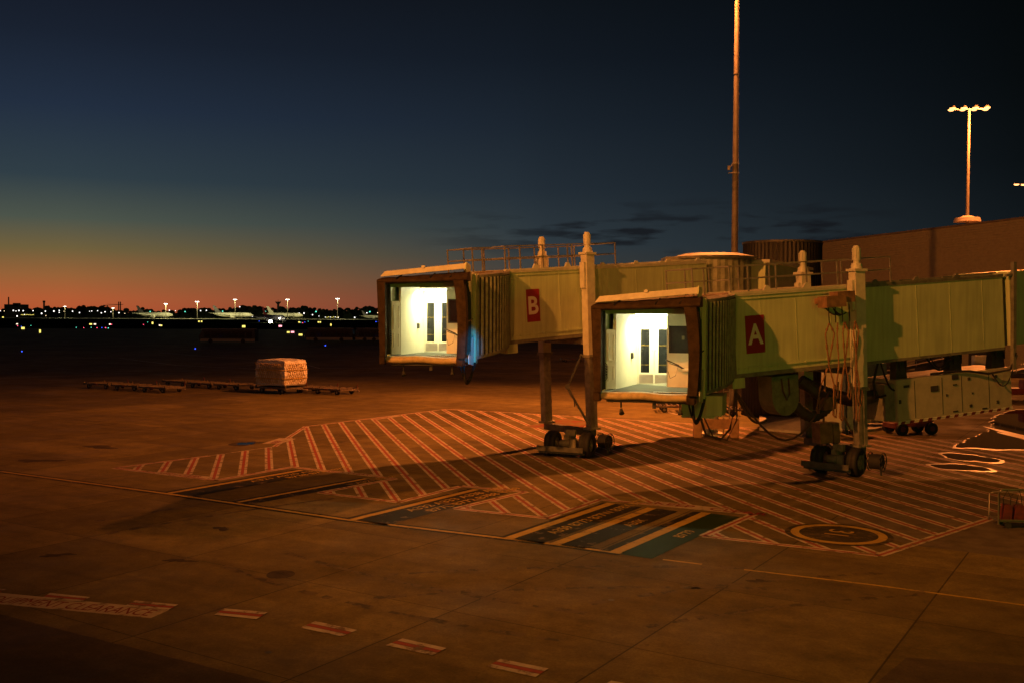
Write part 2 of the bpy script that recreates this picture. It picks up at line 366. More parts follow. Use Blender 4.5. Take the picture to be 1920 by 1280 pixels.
strip_m = MB(); strip(strip_m, PW[26], PW[27], -.04, .04, .008); strip_m.build('hatched_marking', WLINE, kind='structure')
# lead-in line with black borders, and other yellow lines
yl, bl = MB(), MB()
l0, l1 = G(0, 882), G(1168, 1053); l0 = l0 - (l1 - l0) * 1.5; l1 = l0 + (G(1100, 1043) - l0) * 1.0
la, lb = G(-700, 779), G(1168, 1051)
p_a, p_b = G(0, 883), G(340, 929); dl = (G(1040, 1033) - G(0, 883)).normalized(); LS = G(0, 883) - dl * 40; LE = G(1158, 1037)
def band(mb, pts, wd, z):
    for a, b in zip(pts, pts[1:]): strip(mb, a, b, -wd / 2, wd / 2, z, 3)
LP = [LS, G(0, 883), G(340, 928.5), G(650, 973.5), G(1035, 1019), G(1166, 1037)]
band(bl, LP, .46, .004); band(yl, LP, .17, .008)
band(yl, [G(1243, 1048), G(1316, 1057)], .11, .004); band(yl, [G(1395, 1067), G(1640, 1096), G(2050, 1151)], .10, .004)
# aircraft stop bars
def stopbar(pa, pb, wy, blk, bmb=bl):
    """pa, pb photo points of the bar's two ends; wy yellow width; blk (from, to) black field beside it"""
    a, b = G(*pa), G(*pb); d = (b - a).normalized(); n_ = Vector((-d.y, d.x, 0))
    slab([a - n_ * wy / 2, b - n_ * wy / 2, b + n_ * wy / 2, a + n_ * wy / 2], .012, yl)
    slab([a + n_ * blk[0], b + n_ * blk[0], b + n_ * blk[1], a + n_ * blk[1]], .008, bmb)
    return a, b, d, n_
txt = MB(); gm = MB()
def ground_text(s, p, d, size, sxx=1.0, up=None):
    n_ = up or Vector((-d.y, d.x, 0)); b, wd = text_mb(s, size, Vector((p.x, p.y, .014)), d, n_, sx_=sxx, bold=.01)
    return b, wd
def addtext(s, p, d, size, sxx=1.0, mbx=None, up=None):
    b, wd = ground_text(s, p, d, size, sxx, up); mbx = mbx or txt; mbx.add(b.v, b.f)
a, b, d, n_ = stopbar((318, 924), (565, 881), .26, (-1.15, .34)); addtext('A321 A320 A319', a + d * 3.2 - n_ * .62, d, .42, 1.25); addtext('B738 B737 B736', a + d * 4.6 - n_ * 1.1, d, .42, 1.25)
a, b, d, n_ = stopbar((446, 941), (686, 897), .20, (-.62, .3)); addtext('A321 B752', a + d * 5.0 - n_ * .56, d, .38, 1.2)
a, b, d, n_ = stopbar((660, 974), (893, 917), .26, (-1.35, .3)); addtext('A332 A333 A338 A339', a + d * 2.0 - n_ * .68, d, .50, 1.15); addtext('B77L B772 B788 B789', a + d * 2.4 - n_ * 1.24, d, .50, 1.15)
a, b, d, n_ = stopbar((953, 1009), (1146, 943), .30, (-1.12, .3)); addtext('A359 B773 B77W B78X B77R', a + d * 1.2 - n_ * .82, d, .52, 1.0)
a, b, d, n_ = stopbar((1040, 1020), (1222, 952), .32, (-.92, .2)); addtext('A35K', a + d * 3.2 - n_ * .72, d, .46, 1.1)
a, b, d, n_ = stopbar((1153, 1035), (1324, 961), .32, (.12, .42)); slab([a - n_ * .17 + d * -.1, b - n_ * .17, b - n_ * 1.1, a - n_ * 1.1 - d * .1], .008, gm); addtext('B779', a + d * 2.6 - n_ * .80, d, .46, 1.1)
bl.build('stop_bar_marking', BLINE, kind='structure'); yl.build('lead_in_line', YLINE, kind='structure'); gm.build('stop_bar_marking', GLINE, kind='structure')
txt.build('ground_lettering', YLINE, kind='structure')
# keep clear plates and clearance plate
pl, tx2 = MB(), MB()
def plate(p, q, wd, s, size, sxx=1.0, off=0., z=.012, lead=.1):
    a, b = G(*p), G(*q); d = (b - a).normalized(); n_ = Vector((-d.y, d.x, 0)); a = a + n_ * off; b = b + n_ * off
    slab([a, b, b + n_ * wd, a + n_ * wd - d * 0], z, pl)
    t, wdt = text_mb(s, size, a + d * lead + n_ * (wd * .5 - size * .36) + Vector((0, 0, z + .004)), d, n_, sx_=sxx, bold=.02); tx2.add(t.v, t.f)
plate((1217, 945), (1358, 960), .62, 'KEEP   CLEAR', .55, 1.15, .02)
plate((288, 887), (385, 897), .42, 'KEEP   CLEAR', .36, 1.0, .02); plate((604, 884), (700, 893), .4, 'KEEP   CLEAR', .36, .95, .02)
plate((525, 832), (556, 822), .9, 'KEEP', .5, 1., .02); plate((705, 786), (752, 779), .55, 'KEEP CLEAR', .4, .7, -.1)
# EQUIPMENT CLEARANCE
pa, pb = G(0, 1132), G(283, 1158); de = (pb - pa).normalized(); ne = Vector((-de.y, de.x, 0)); pa = pa - de * .8
slab([pa, pb, G(317, 1143), G(270, 1137), pa + ne * .74], .004, pl)
t, wdt = text_mb('EQUIPMENT CLEARANCE', .62, pa + de * .15 + ne * .1 + Vector((0, 0, .008)), de, ne, sx_=1.0, bold=.0)
kx = ((pb - pa).length - .1) / (wdt + .15)
t, wdt = text_mb('EQUIPMENT CLEARANCE', .60, pa + de * .15 + ne * .1 + Vector((0, 0, .008)), de, ne, sx_=kx / .60 * .62 * .97); tx2.add(t.v, t.f)
# clearance dashes, two white bands with a red one between
dw, dr = MB(), MB()
def dash(a, b, c, d2):
    A, B, Cc, D = [G(*p) for p in (a, b, c, d2)]
    for k0, k1, mbx in ((0, .32, dw), (.36, .64, dr), (.68, 1, dw)):
        slab([A.lerp(B, k0), D.lerp(Cc, k0), D.lerp(Cc, k1), A.lerp(B, k1)], .016, mbx)
dash((401.9, 1152.7), (420, 1140.8), (502.2, 1148), (480.6, 1161.2)); dash((562.3, 1177), (591.6, 1164.9), (670, 1181.4), (639.7, 1193.4))
dash((723.2, 1210), (754.8, 1197.2), (837.3, 1215.4), (810.9, 1228.8)); dash((913, 1249.8), (938.7, 1235.7), (1028.8, 1253.6), (1004, 1269.7))
dash((1118, 1292), (1146, 1276.6), (1240, 1294), (1214, 1310)); dash((232, 1137), (254, 1126), (334, 1133.6), (316, 1143.6)); dash((76, 1122.5), (94, 1111.8), (169, 1119.5), (153, 1128)); dash((-80, 1112), (-60, 1099), (12, 1105), (-8, 1113))
for o in (pl.build('lettering_plate', PLATE, kind='structure'), tx2.build('ground_lettering', worn('dark_red_lettering', (.15, .022, .014), cut=.25), kind='structure'),
          dw.build('clearance_dashes', WLINE, kind='structure'), dr.build('clearance_dashes', RLINE, kind='structure')): pass
# stand number roundel
cc = G(1572, 1001)
def disc(r0, r1, z, mb, n=64, c=cc):
    for i in range(n):
        t0, t1 = 2 * math.pi * i / n, 2 * math.pi * (i + 1) / n
        e = lambda r, t: (c.x + r * math.cos(t), c.y + r * math.sin(t))
        if r0 <= 0: mb.add([(c.x, c.y, z), (*e(r1, t0), z), (*e(r1, t1), z)], [(0, 1, 2)])
        else: slab([e(r0, t0), e(r1, t0), e(r1, t1), e(r0, t1)], z, mb)
m_ = MB(); disc(0, 1.48, .012, m_); m_.build('stand_roundel', worn('faded_black_paint', (.035, .032, .016), (.08, .062, .03), .42), kind='structure')
m_ = MB(); disc(1.08, 1.32, .016, m_); nb, _w = text_mb('31', 1.0, cc + Vector((0, 0, .018)) + jy * .55 - jx * .36, -jy, jx, bold=.0)
m_.add(nb.v, nb.f); m_.build('stand_roundel', YLINE, kind='structure')
m_ = MB(); slab([G(975, 800), G(1060, 784), G(1110, 792), G(1080, 806)], .012, m_); m_.build('red_ground_patch', REDG2, kind='structure')
# faint far lines on the taxiway
fl = MB(); band(fl, [G(100, 672), G(225, 671), G(330, 684), G(480, 691)], .3, .004); band(fl, [G(760, 689), G(600, 690), G(560, 680), G(300, 661)], .25, .008); band(fl, [G(0, 709), G(60, 706), G(190, 702)], .2, .004)
band(fl, [G(1235, 768), G(1265, 769)], .2, .004); band(fl, [G(1250, 772), G(1290, 780), G(1345, 791)], .25, .004)
fl.build('taxiway_line', WLINE, kind='structure')
# covers, stains and puddles
WATER = mat('puddle_water', (.004, .004, .004), .04, var=.1, spec=.12)
WET = mat('wet_concrete', (.10, .085, .06), .3, var=.3, spec=.6)
def blob(px, py, rx, ry, z, name, m, seed=0, lab=None, rag=.18):
    rr = random.Random(seed); c = G(px, py); a = G(px + rx, py); k = (a - c).length; k2 = abs(G(px, py - ry).y - G(px, py + ry).y) / 2
    pts = []; ph = [rr.uniform(0, 6.3) for _ in range(7)]
    for i in range(72):
        t = 2 * math.pi * i / 72; r = 1 + sum(rag / (j + 1) * math.sin((j + 2) * t + ph[j]) for j in range(7))
        pts.append((c.x + k * r * math.cos(t), c.y + k2 * r * math.sin(t)))
    return slab(pts, z).build(name, m, kind='structure')
blob(461, 831, 14, 2.2, .008, 'puddle', WATER, 1); blob(458, 831, 27, 4.2, .004, 'oil_stain', mat('stain', (.05, .04, .03), .85, var=.3, spec=.1), 2)
STAIN = mat('stain', (.05, .04, .03), .85, var=.3, spec=.1); blob(70, 863, 30, 3, .004, 'oil_stain', STAIN, 4, rag=.4); blob(185, 837, 32, 2.2, .004, 'oil_stain', STAIN, 5, rag=.5)
blob(526, 1076, 26, 8, .004, 'manhole_cover', mat('stain', (.12, .1, .08)), 7, rag=.03); blob(1146, 1124, 6, 1.8, .004, 'manhole_cover', DARK, 8, rag=.03); blob(503, 1222, 7, 2.2, .004, 'manhole_cover', DARK, 9, rag=.05)
blob(1818, 858, 38, 8, .020, 'puddle', WATER, 11, rag=.16); blob(1800, 876, 44, 6, .020, 'puddle', WATER, 12, rag=.14); blob(1818, 858, 42, 10, .018, 'wet_patch', WET, 11, rag=.16); blob(1800, 876, 50, 8, .016, 'wet_patch', WET, 12, rag=.14)
def ragged(pts, k, seed):
    rr = random.Random(seed); out_ = []; P_ = [G(*p) for p in pts]; cx_ = sum(p.x for p in P_) / len(P_); cy_ = sum(p.y for p in P_) / len(P_)
    for a, b_ in zip(P_, P_[1:] + P_[:1]):
        nrm = Vector((-(b_ - a).y, (b_ - a).x, 0)).normalized()
        for t_ in range(8): p = a.lerp(b_, t_ / 8) + nrm * (rr.uniform(-.16, .16) if t_ else 0); out_.append((p.x + (p.x - cx_) * k, p.y + (p.y - cy_) * k))
    return out_
PUD = [(1792, 838), (1808, 828), (1838, 813), (1862, 803), (1858, 790), (1872, 778), (1905, 768), (2060, 768), (2060, 842), (1880, 842)]
slab(ragged(PUD, 0, 5), .020).build('puddle', WATER, kind='structure'); slab(ragged(PUD, .05, 5), .016).build('wet_patch', WET, kind='structure')
blob(1915, 818, 14, 17, .024, 'puddle_island', WET, 14, rag=.3)
tm = MB(); rt = random.Random(21)
for (p_, q_, bend) in (((120, 760), (820, 735), 6), ((60, 800), (560, 770), -5), ((200, 1000), (900, 905), 3), ((700, 1120), (1500, 1105), 2), ((420, 1060), (1050, 1200), -2), ((880, 860), (1500, 905), 3), ((1180, 1180), (1800, 1110), 1.5), ((640, 830), (1100, 760), 4)):
    a_, b_ = G(*p_), G(*q_); d_2 = (b_ - a_).normalized(); n_2 = Vector((-d_2.y, d_2.x, 0))
    for sd in (0, 1.9):
        prev = None
        for i in range(41):
            t_ = i / 40; c_ = a_.lerp(b_, t_) + n_2 * (sd + bend * t_ * (1 - t_)); wv = .09 + .03 * math.sin(i * .9)
            if prev is not None and rt.random() > .25: tm.add([(prev.x - n_2.x * wv, prev.y - n_2.y * wv, .0015), (c_.x - n_2.x * wv, c_.y - n_2.y * wv, .0015), (c_.x + n_2.x * wv, c_.y + n_2.y * wv, .0015), (prev.x + n_2.x * wv, prev.y + n_2.y * wv, .0015)], [(0, 1, 2, 3)])
            prev = c_
tm.build('tyre_marks', worn('tyre_rubber_film', (.05, .04, .018), (.088, .068, .03), .48, 3.), kind='structure')
blob(105, 1040, 26, 3, .004, 'tyre_stain', mat('stain', (.12, .1, .08)), 15, rag=.4); blob(335, 1050, 22, 3.4, .004, 'tyre_stain', MATS['stain'], 16, rag=.4); blob(415, 990, 16, 3, .004, 'tyre_stain', MATS['stain'], 17, rag=.4); blob(1420, 1088, 14, 3, .004, 'tyre_stain', MATS['stain'], 18, rag=.4)

# ------------------------------------------------------------------ boarding bridges
def bez(a, b, c, n):
    return [a * (1 - t) ** 2 + b * 2 * t * (1 - t) + c * t * t for t in [i / n for i in range(n + 1)]]
def bridge(P0, z0, az_, elev, face, theta, zf, letter, sign_t, label, rear_end, colb, wheels, sign_w):
    """P0: near wall foot at the lift column; face: centre of the cab mouth"""
    root = thing('passenger_boarding_bridge', label, 'boarding bridge', (wheels[0].x, wheels[0].y, 0), 'passenger boarding bridges side by side')
    dx = Vector((math.cos(az_) * math.cos(elev), math.sin(az_) * math.cos(elev), math.sin(elev))); dy = Vector((-math.sin(az_), math.cos(az_), 0)); dz = dx.cross(dy)
    O = Vector((P0[0], P0[1], z0)); T = Matrix((( dx.x, dy.x, dz.x, O.x), (dx.y, dy.y, dz.y, O.y), (dx.z, dy.z, dz.z, O.z), (0, 0, 0, 1)))
    H = 3.1; W = 3.0; T0, T1 = -5.45 if letter == 'A' else -4.25, .5
    P = lambda name, mb, m, par=root, **kw: mb.build(name, m, par, org=kw.pop('org', O), **kw)
    # --- outer tunnel: wall box, bottom frame, roof edge, seams
    b = MB(T); b.box((T0, 0, .12), (T1, W, H - .1)); tw = P('outer_tunnel', b, TUN)
    b = MB(T); b.box((T0 - .05, -.06, -.03), (T1 + .05, .2, .117)); b.box((T0 - .05, W - .2, -.03), (T1 + .05, W + .06, .117)); b.box((T0, .2, .0), (T1, W - .2, .117))
    for x in (T0 + .02, T1 - .1): b.box((x, -.045, .12), (x + .08, -.002, H - .1))
    P('bottom_frame', b, GREYP, tw)
    for x in (T0 + 1.3, T0 + 2.9, T0 + 4.5): b = MB(T); b.box((x, -.010, .12), (x + .03, -.001, H - .1)); P('panel_seam', b, TUN, tw)
    b = MB(T); b.box((T0, -.05, H - .1), (T1, W + .05, H - .04)); b.box((T0, -.06, H - .04), (T1, .08, H + .06)); b.box((T0, W - .08, H - .04), (T1, W + .06, H + .06))
    for x in (T0 + 1.5, T0 + 3.3): b.prism([(x, -.02, H + .06), (x + .34, -.02, H + .06), (x + .22, -.02, H + .24), (x + .12, -.02, H + .24)], (0, .1, 0))
    P('roof_edge', b, WHT, tw)
    # --- inner tunnel
    b = MB(T); b.box((T1 - .3, .14, .05), (rear_end, W - .14, H - .12)); ti = P('inner_tunnel', b, TUN)
    b = MB(T); b.box((T1, .10, -.06), (rear_end, .26, .047)); b.box((T1, W - .26, -.06), (rear_end, W - .1, .047)); b.box((T1, .10, H - .12), (rear_end, W - .1, H - .05)); b.box((T1, .09, H - .05), (rear_end, .2, H + .03))
    k = T1 + 1.2
    k = T1 + .7
    while k < rear_end - .6: b.prism([(k, .08, H + .03), (k + .36, .08, H + .03), (k + .24, .08, H + .17), (k + .12, .08, H + .17)], (0, .08, 0)); k += 2.1
    b.bar((rear_end - 3.2, .2, H + .07), (rear_end - .3, .2, H + .09), .1, .06); b.bar((T1 + .2, .3, H + .06), (rear_end - .4, .3, H + .06), .06, .05)
    P('bottom_frame', b, WHT if letter == 'B' else GREYP, ti)
    k = T1 + 1.2
    while k < rear_end - .4: b = MB(T); b.box((k, .130, .05), (k + .03, .139, H - .12)); P('panel_seam', b, TUN, ti); k += 1.75
    # --- platform railing on the roof
    b = MB(T); zt = H + .02; y0, y1 = .02, W - .05; xe = 2.1
    def rail(pts):
        for p, q in zip(pts, pts[1:]):
            for hz in (.52, 1.02): b.bar((p[0], p[1], zt + hz), (q[0], q[1], zt + hz), .05, .05)
    rail([(T0 + .05, y0), (xe, y0), (xe, y1), (T0 - .95, y1)]); rail([(T0 - .95, y1), (T0 - .95, 1.0), (T0 + .05, 1.0), (T0 + .05, y0)])
    for x in (T0 + .05, T0 + .85, T0 + 2.1, T0 + 3.5, -.5, .45, xe): b.bar((x, y0, zt), (x, y0, zt + 1.04), .05)
    for x in (T0 - .95, T0 - .1, T0 + 1, T0 + 2.4, T0 + 3.9, .2, 1.1, xe): b.bar((x, y1, zt), (x, y1, zt + 1.04), .05)
    for x in (T0 - .95, T0 - .45): b.bar((x, 1.0, zt), (x, 1.0, zt + 1.04), .05)
    P('railing', b, STEEL)
    b = MB(T); b.box((T0 - 1.0, .9, H - .07), (T0 + .1, W, H + .015)); b.box((T0 + .1, .5, H - .03), (xe, W - .4, H + .02)); P('roof_platform', b, mat('walkway_grating', (.30, .20, .13), .7, var=.3))
    # --- sign
    s0, s1 = sign_t; sz0, sz1 = .84, 2.25
    b = MB(T); b.box((s0, -.03, sz0), (s1, -.004, sz1)); sg = P('letter_sign', b, REDS, label='red panel with a white letter ' + letter)
    sw = s1 - s0; tb, wd = text_mb(letter, .82, (0, 0, 0), (1, 0, 0), (0, 0, 1), bold=.025, sx_=.98)
    o_ = MB(T); zs = [v.z for v in tb.v]; hh = max(zs) - min(zs); kk = .78 / hh
    cxm = (s0 + s1) / 2; wdl = wd * kk
    fit = min(1, sw * .82 / wdl)
    o_.add([(cxm - wdl * fit / 2 + v.x * kk * fit, -.036, sz0 + .32 + (v.z - min(zs)) * kk) for v in tb.v], tb.f); P('letter', o_, SIGNW, sg)
    # --- lift columns
    tilt = elev * .62; ct = Vector((math.cos(az_) * math.sin(-tilt), math.sin(az_) * math.sin(-tilt), math.cos(tilt)))
    ax = Vector((math.cos(az_), math.sin(az_), 0)); feet = []
    for side, yy in ((0, -.30), (1, W + .30)):
        base = colb[side]       # world foot at z=1.2
        ztop = (T @ Vector((0, yy, H + .55))).z; top = base + ct * ((ztop - base.z) / ct.z); zl = (T @ Vector((0, yy, -.95))).z; mid = base + ct * ((zl - base.z) / ct.z)
        c2x = ax; c2y = dy
        def colbox(mb, p, q, wx, wy):
            a = [p + c2x * (wx / 2 * i) + c2y * (wy / 2 * j) for i, j in ((-1, -1), (1, -1), (1, 1), (-1, 1))]; mb.hexa(a, [v + (q - p) for v in a])
        b = MB(); colbox(b, mid, top, .46, .40); colbox(b, top, top + ct * .10, .60, .54)
        for kx_ in (-.36, ): colbox(b, top - ct * 1.5 + c2x * -.29, top - ct * .35 + c2x * -.29, .12, .3)
        lc = P('lift_column', b, WHT, org=base)
        b = MB()
        for sx_ in (-.13, .13): colbox(b, base + c2x * sx_, mid + ct * .2 + c2x * sx_, .15, .34)
        colbox(b, base, mid + ct * .2, .12, .26); colbox(b, base - ct * .06, base + ct * .04, .62, .5); colbox(b, mid - ct * .02, mid + ct * .12, .56, .48)
        for i in range(4):
            for q in (mid + ct * .05, base): b.cyl(q + c2x * (-.24 + .16 * i) - c2y * .25, q + c2x * (-.24 + .16 * i) - c2y * .29, .03, n=6)
        P('inner_tube', b, STEEL, lc, org=base)
        b = MB(); t0 = top + ct * .1; b.cyl(t0, t0 + ct * .22, .24, .19, 14); b.cyl(t0 + ct * .22, t0 + ct * .34, .13, n=12); b.cyl(t0 + ct * .34, t0 + ct * .40, .17, n=12); b.cyl(t0 + ct * .4, t0 + ct * .82, .15, n=16); b.cyl(t0 + ct * .82, t0 + ct * .9, .13, .10, 12)
        for i in range(8): t_ = i * math.pi / 4; v_ = (c2x * math.cos(t_) + c2y * math.sin(t_)) * .155; b.bar(t0 + ct * .42 + v_, t0 + ct * .8 + v_, .02, .02)
        b.box((-.08, -.2, -.08), (.08, .2, .08), Matrix.Translation(t0 + ct * .12)); P('lift_motor', b, WHT, lc, org=base); feet.append(base)
    b = MB(T); b.bar((T0 + .2, -.04, .32), (T1 - .6, -.04, .32), .045); b.bar((T0 + .2, -.03, H - .22), (T1 - .2, -.03, H - .22), .03)
    for x in (T0 + .6, T0 + 1.9, T0 + 3.2, T0 + 4.2): b.box((x, -.075, .28), (x + .06, -.001, .36))
    P('conduit', b, TUN, tw)
    # tie frame between columns under and over the tunnel
    b = MB(); up = lambda p, z: p + ct * ((z - p.z) / ct.z)
    b.bar(up(feet[0], z0 - .22), up(feet[1], z0 - .22), .3, .3); P('cross_frame', b, GREYP, org=feet[0])
    # --- bogie
    w0, w1 = wheels; wa = (w1 - w0).normalized(); wf = Vector((wa.y, -wa.x, 0)); wc = (w0 + w1) / 2
    if wf.y > 0: wf = -wf
    b = MB(); f0, f1 = feet[0] + Vector((0, 0, -.2)), feet[1] + Vector((0, 0, -.2)); b.bar(f0 + (f0 - f1).normalized() * .1, f1, .34, .30); pc = (f0 + f1) / 2
    b.cyl(Vector((wc.x, wc.y, .62)), Vector((wc.x, wc.y, f0.z)), .26, n=16); b.bar(pc, (wc.x, wc.y, f0.z - .02), .4, .22)
    b.bar(f0 + Vector((0, 0, -.1)), Vector((f0.x, f0.y, .12)), .2, .24)
    P('bogie_beam', b, mat('bogie_shade_grey', (.09, .09, .075), .6, var=.3), org=(wc.x, wc.y, 0))  # grey darkened so the bogie carries its shade in the colour
    b = MB(); b.bar(w0 + wa * .3, w1 - wa * .3, .28, .24); Mx = Matrix(((wa.x, wf.x, 0, wc.x), (wa.y, wf.y, 0, wc.y), (0, 0, 1, 0), (0, 0, 0, 1)))
    b.M = Mx; hl = (w1 - w0).length / 2
    b.prism([(-hl - .45, .62, .30), (hl + .1, .62, .30), (hl + .1, .80, .30), (-hl - .45, .80, .30)], (0, 0, .03)); b.box((-hl - .45, .80, .30), (hl + .1, .83, .52)); b.box((-hl - .45, .60, .18), (hl + .1, .62, .33))
    for x in (-.3, .3): b.bar((x, .1, .45), (x, .7, .36), .1, .08)
    P('bogie_guard', b, mat('bogie_shade_grey', (.09, .09, .075), .6, var=.3), org=(wc.x, wc.y, 0))
    b = MB(Mx); b.cyl((-.25, .28, .62), (.05, .28, .62), .17, n=16); b.cyl((.05, .28, .62), (.14, .28, .62), .2, n=16); b.box((.14, .12, .42), (.42, .44, .82), bev=.03); b.box((-.12, .18, .8), (.12, .4, 1.0), bev=.02); b.cyl((-.36, .28, .62), (-.25, .28, .62), .13, .16, 14); b.box((-.1, .1, .95), (.34, .3, 1.22), bev=.02)
    P('drive_motor', b, mat('motor_beige', (.24, .22, .15), .5, var=.3), org=(wc.x, wc.y, 0))
    for q in (w0, w1):
        b = MB()
        prof = [(-.22, .30), (-.25, .42), (-.24, .50), (-.18, .55), (-.06, .56), (-.05, .54), (.05, .54), (.06, .56), (.18, .55), (.24, .50), (.25, .42), (.22, .30)]; n = 36; vs = []; c_ = Vector((q.x, q.y, .56))
        for (o_x, r_) in prof:
            for i in range(n): t_ = 2 * math.pi * i / n; vs.append(c_ + wa * o_x + (wf * math.cos(t_) + Vector((0, 0, 1)) * math.sin(t_)) * r_)
        b.add(vs, [(j * n + i, j * n + (i + 1) % n, (j + 1) * n + (i + 1) % n, (j + 1) * n + i) for j in range(len(prof) - 1) for i in range(n)], True)
        wh = P('wheel', b, RUB, org=(q.x, q.y, .56))
        b = MB(); b.cyl(c_ - wa * .16, c_ + wa * .16, .31, n=24); b.cyl(c_ - wa * .23, c_ + wa * .23, .11, n=12)
        for i in range(8): t_ = i * math.pi / 4; v_ = (wf * math.cos(t_) + Vector((0, 0, 1)) * math.sin(t_)) * .18; b.cyl(c_ + v_ - wa * .16, c_ + v_ + wa * .16, .02, n=6)
        P('rim', b, STEEL, wh, org=(q.x, q.y, .56))
    # --- cable reel on the near side
    rc = Vector((f0.x, f0.y, .62)) + Vector((.62, -.16, -.04)); b = MB(); ra = Vector((.75, -.66, 0)).normalized()
    b.cyl(rc - ra * .28, rc + ra * .16, .30, n=20); b.cyl(rc + ra * .14, rc + ra * .2, .18, n=16); rl = P('cable_reel', b, RUB, org=rc)
    b = MB(); rv = Vector((ra.y, -ra.x, 0))
    for o_x in (-.3, .2):
        b.tube([rc + ra * o_x + (rv * math.cos(t) + Vector((0, 0, 1)) * math.sin(t)) * .36 for t in [2 * math.pi * i / 24 for i in range(25)]], .02, 6)
        for i in range(6): t = math.pi * i / 3; b.bar(rc + ra * o_x, rc + ra * o_x + (rv * math.cos(t) + Vector((0, 0, 1)) * math.sin(t)) * .35, .025)
    b.bar(rc + ra * .1 + Vector((0, 0, -.1)), Vector((rc.x + .1, rc.y - .1, .05)), .06); b.bar(rc - ra * .3, Vector((f0.x, f0.y, .6)), .1); P('reel_frame', b, DARK, rl, org=rc)
    # ---------------------------------------------------------------- cab
    Lu = Vector((math.cos(theta), -math.sin(theta), 0)) * (.955 if letter == 'A' else .91); Bk = Vector((math.sin(theta), math.cos(theta), 0))
    Cm = Matrix(((Lu.x, Bk.x, 0, face.x), (Lu.y, Bk.y, 0, face.y), (0, 0, 1, zf), (0, 0, 0, 1))); FO = Vector((face.x, face.y, zf))
    tl = lambda u: (u + 1.9) / 3.8      # 0 left .. 1 right: upper works climb to the right
    b = MB(Cm); b.box((-1.7, .55, -.22), (1.72, 4.6, -.03)); cb = P('cab_floor', b, GREYP, org=FO)
    b = MB(Cm); b.box((-1.65, .6, -.03), (1.65, 4.5, 0)); P('floor_mat', b, MATF, cb, org=FO)
    b = MB(Cm)
    for i in range(14): b.box((.28 + i * .085, .62, .003), (.31 + i * .085, .8, .012))
    b.box((.2, .60, 0.001), (1.5, .9, .004)); P('tread_plate', b, KICK, cb, org=FO)
    # bumper, slightly sagging rounded beam
    b = MB(Cm); n = 20; vs = []
    for i in range(n + 1):
        u = -1.62 + 3.24 * i / n; sg_ = .018 * math.sin(i * .55) + .045 * (i / n) ** 2
        for (v, z) in ((.62, -.0), (.44, .005), (.34, -.05), (.31, -.15), (.34, -.23), (.46, -.27), (.62, -.26)): vs.append((u, v, z - sg_))
    b.add(vs, [(i * 7 + k, i * 7 + k + 1, (i + 1) * 7 + k + 1, (i + 1) * 7 + k) for i in range(n) for k in range(6)] , True); b.add(vs, [tuple(range(7)), tuple(range(n * 7, n * 7 + 7))])
    P('bumper', b, BUMP, org=FO)
    b = MB(Cm); b.box((-1.45, .5, -.36), (1.45, .62, -.27)); b.box((-1.5, 1., -.42), (-1.3, 4, -.22)); b.box((1.3, 1., -.42), (1.5, 4.2, -.22)); b.box((-1.2, 2, -.4), (1.2, 2.2, -.225))
    b.cyl((-.95, .7, -.36), (-.95, .7, -.56), .03, n=8); b.cyl((-.95, .7, -.62), (-.9, .6, -.76), .05, .10, 12); b.box((.2, .6, -.56), (.32, .7, -.36)); b.cyl((1.15, .7, -.36), (1.18, .66, -.62), .03, n=8); b.cyl((1.18, .66, -.58), (1.2, .6, -.72), .05, .09, 10)
    P('under_frame', b, DARK, org=FO)
    # interior walls
    b = MB(Cm); b.prism([(-1.34, 1.6, 0), (-1.06, 4.5, 0), (-1.18, 4.5, 0), (-1.44, 1.6, 0)], (0, 0, 2.78))          # left lining
    b.box((-1.75, 1.0, -.2), (-1.62, 4.6, 3.0)); b.box((1.58, 1.0, 0.005), (1.66, 3.3, 2.78))
    b.box((-1.06, 4.5, 2.2), (.36, 4.58, 2.78)); b.box((-1.06, 4.5, 0.005), (-1.01, 4.58, 2.2)); b.box((.24, 4.5, 0.005), (.36, 4.58, 2.2)); b.box((.30, 3.32, 0.005), (.36, 4.5, 2.78))
    b.box((.30, 3.26, 0.005), (1.66, 3.32, 1.26)); b.box((.30, 3.26, 2.2), (1.66, 3.32, 2.78)); b.box((.30, 3.26, 1.26), (.40, 3.32, 2.2)); b.box((1.2, 3.26, 1.26), (1.66, 3.32, 2.2))
    P('cab_lining', b, INT, org=FO)
    b = MB(Cm); b.box((-1.62, .95, 2.785), (1.66, 4.6, 2.85)); P('ceiling', b, INT, org=FO)
    b = MB(Cm); b.box((.43, 3.27, 1.29), (1.17, 3.31, 2.17)); wn_ = P('window', b, mat('reflection_tint_glass', (.045, .055, .065), .12) if letter == 'A' else GLASS, org=FO)  # A's pane coloured paler blue-grey, standing in for reflections in the glass
    b = MB(Cm); b.box((.86, 3.262, 1.72), (.96, 3.269, 1.86)); P('window_sticker', b, GREYP, wn_, org=FO)
    b = MB(Cm)
    for a1, b1 in (((.38, 3.24, 1.24), (1.22, 3.259, 1.29)), ((.38, 3.24, 2.17), (1.22, 3.259, 2.22)), ((.38, 3.24, 1.29), (.43, 3.259, 2.17)), ((1.17, 3.24, 1.29), (1.22, 3.259, 2.17))): b.box(a1, b1)
    P('window_frame', b, RUB, wn_, org=FO)
    # double doors
    for k, u0 in enumerate((-1.0, -.375)):
        u1 = u0 + .61; g0, g1 = (u0 + .08, u0 + .43) if k == 0 else (u0 + .16, u0 + .51)
        b = MB(Cm); b.box((u0, 4.46, .03), (g0, 4.5, 2.18)); b.box((g1, 4.46, .03), (u1, 4.5, 2.18)); b.box((g0, 4.46, .03), (g1, 4.5, .44)); b.box((g0, 4.46, 2.08), (g1, 4.5, 2.18)); dr_ = P('door', b, INT, org=FO)
        b = MB(Cm); b.box((g0, 4.475, .44), (g1, 4.49, 2.08)); P('door_glass', b, GLASS, dr_, org=FO)
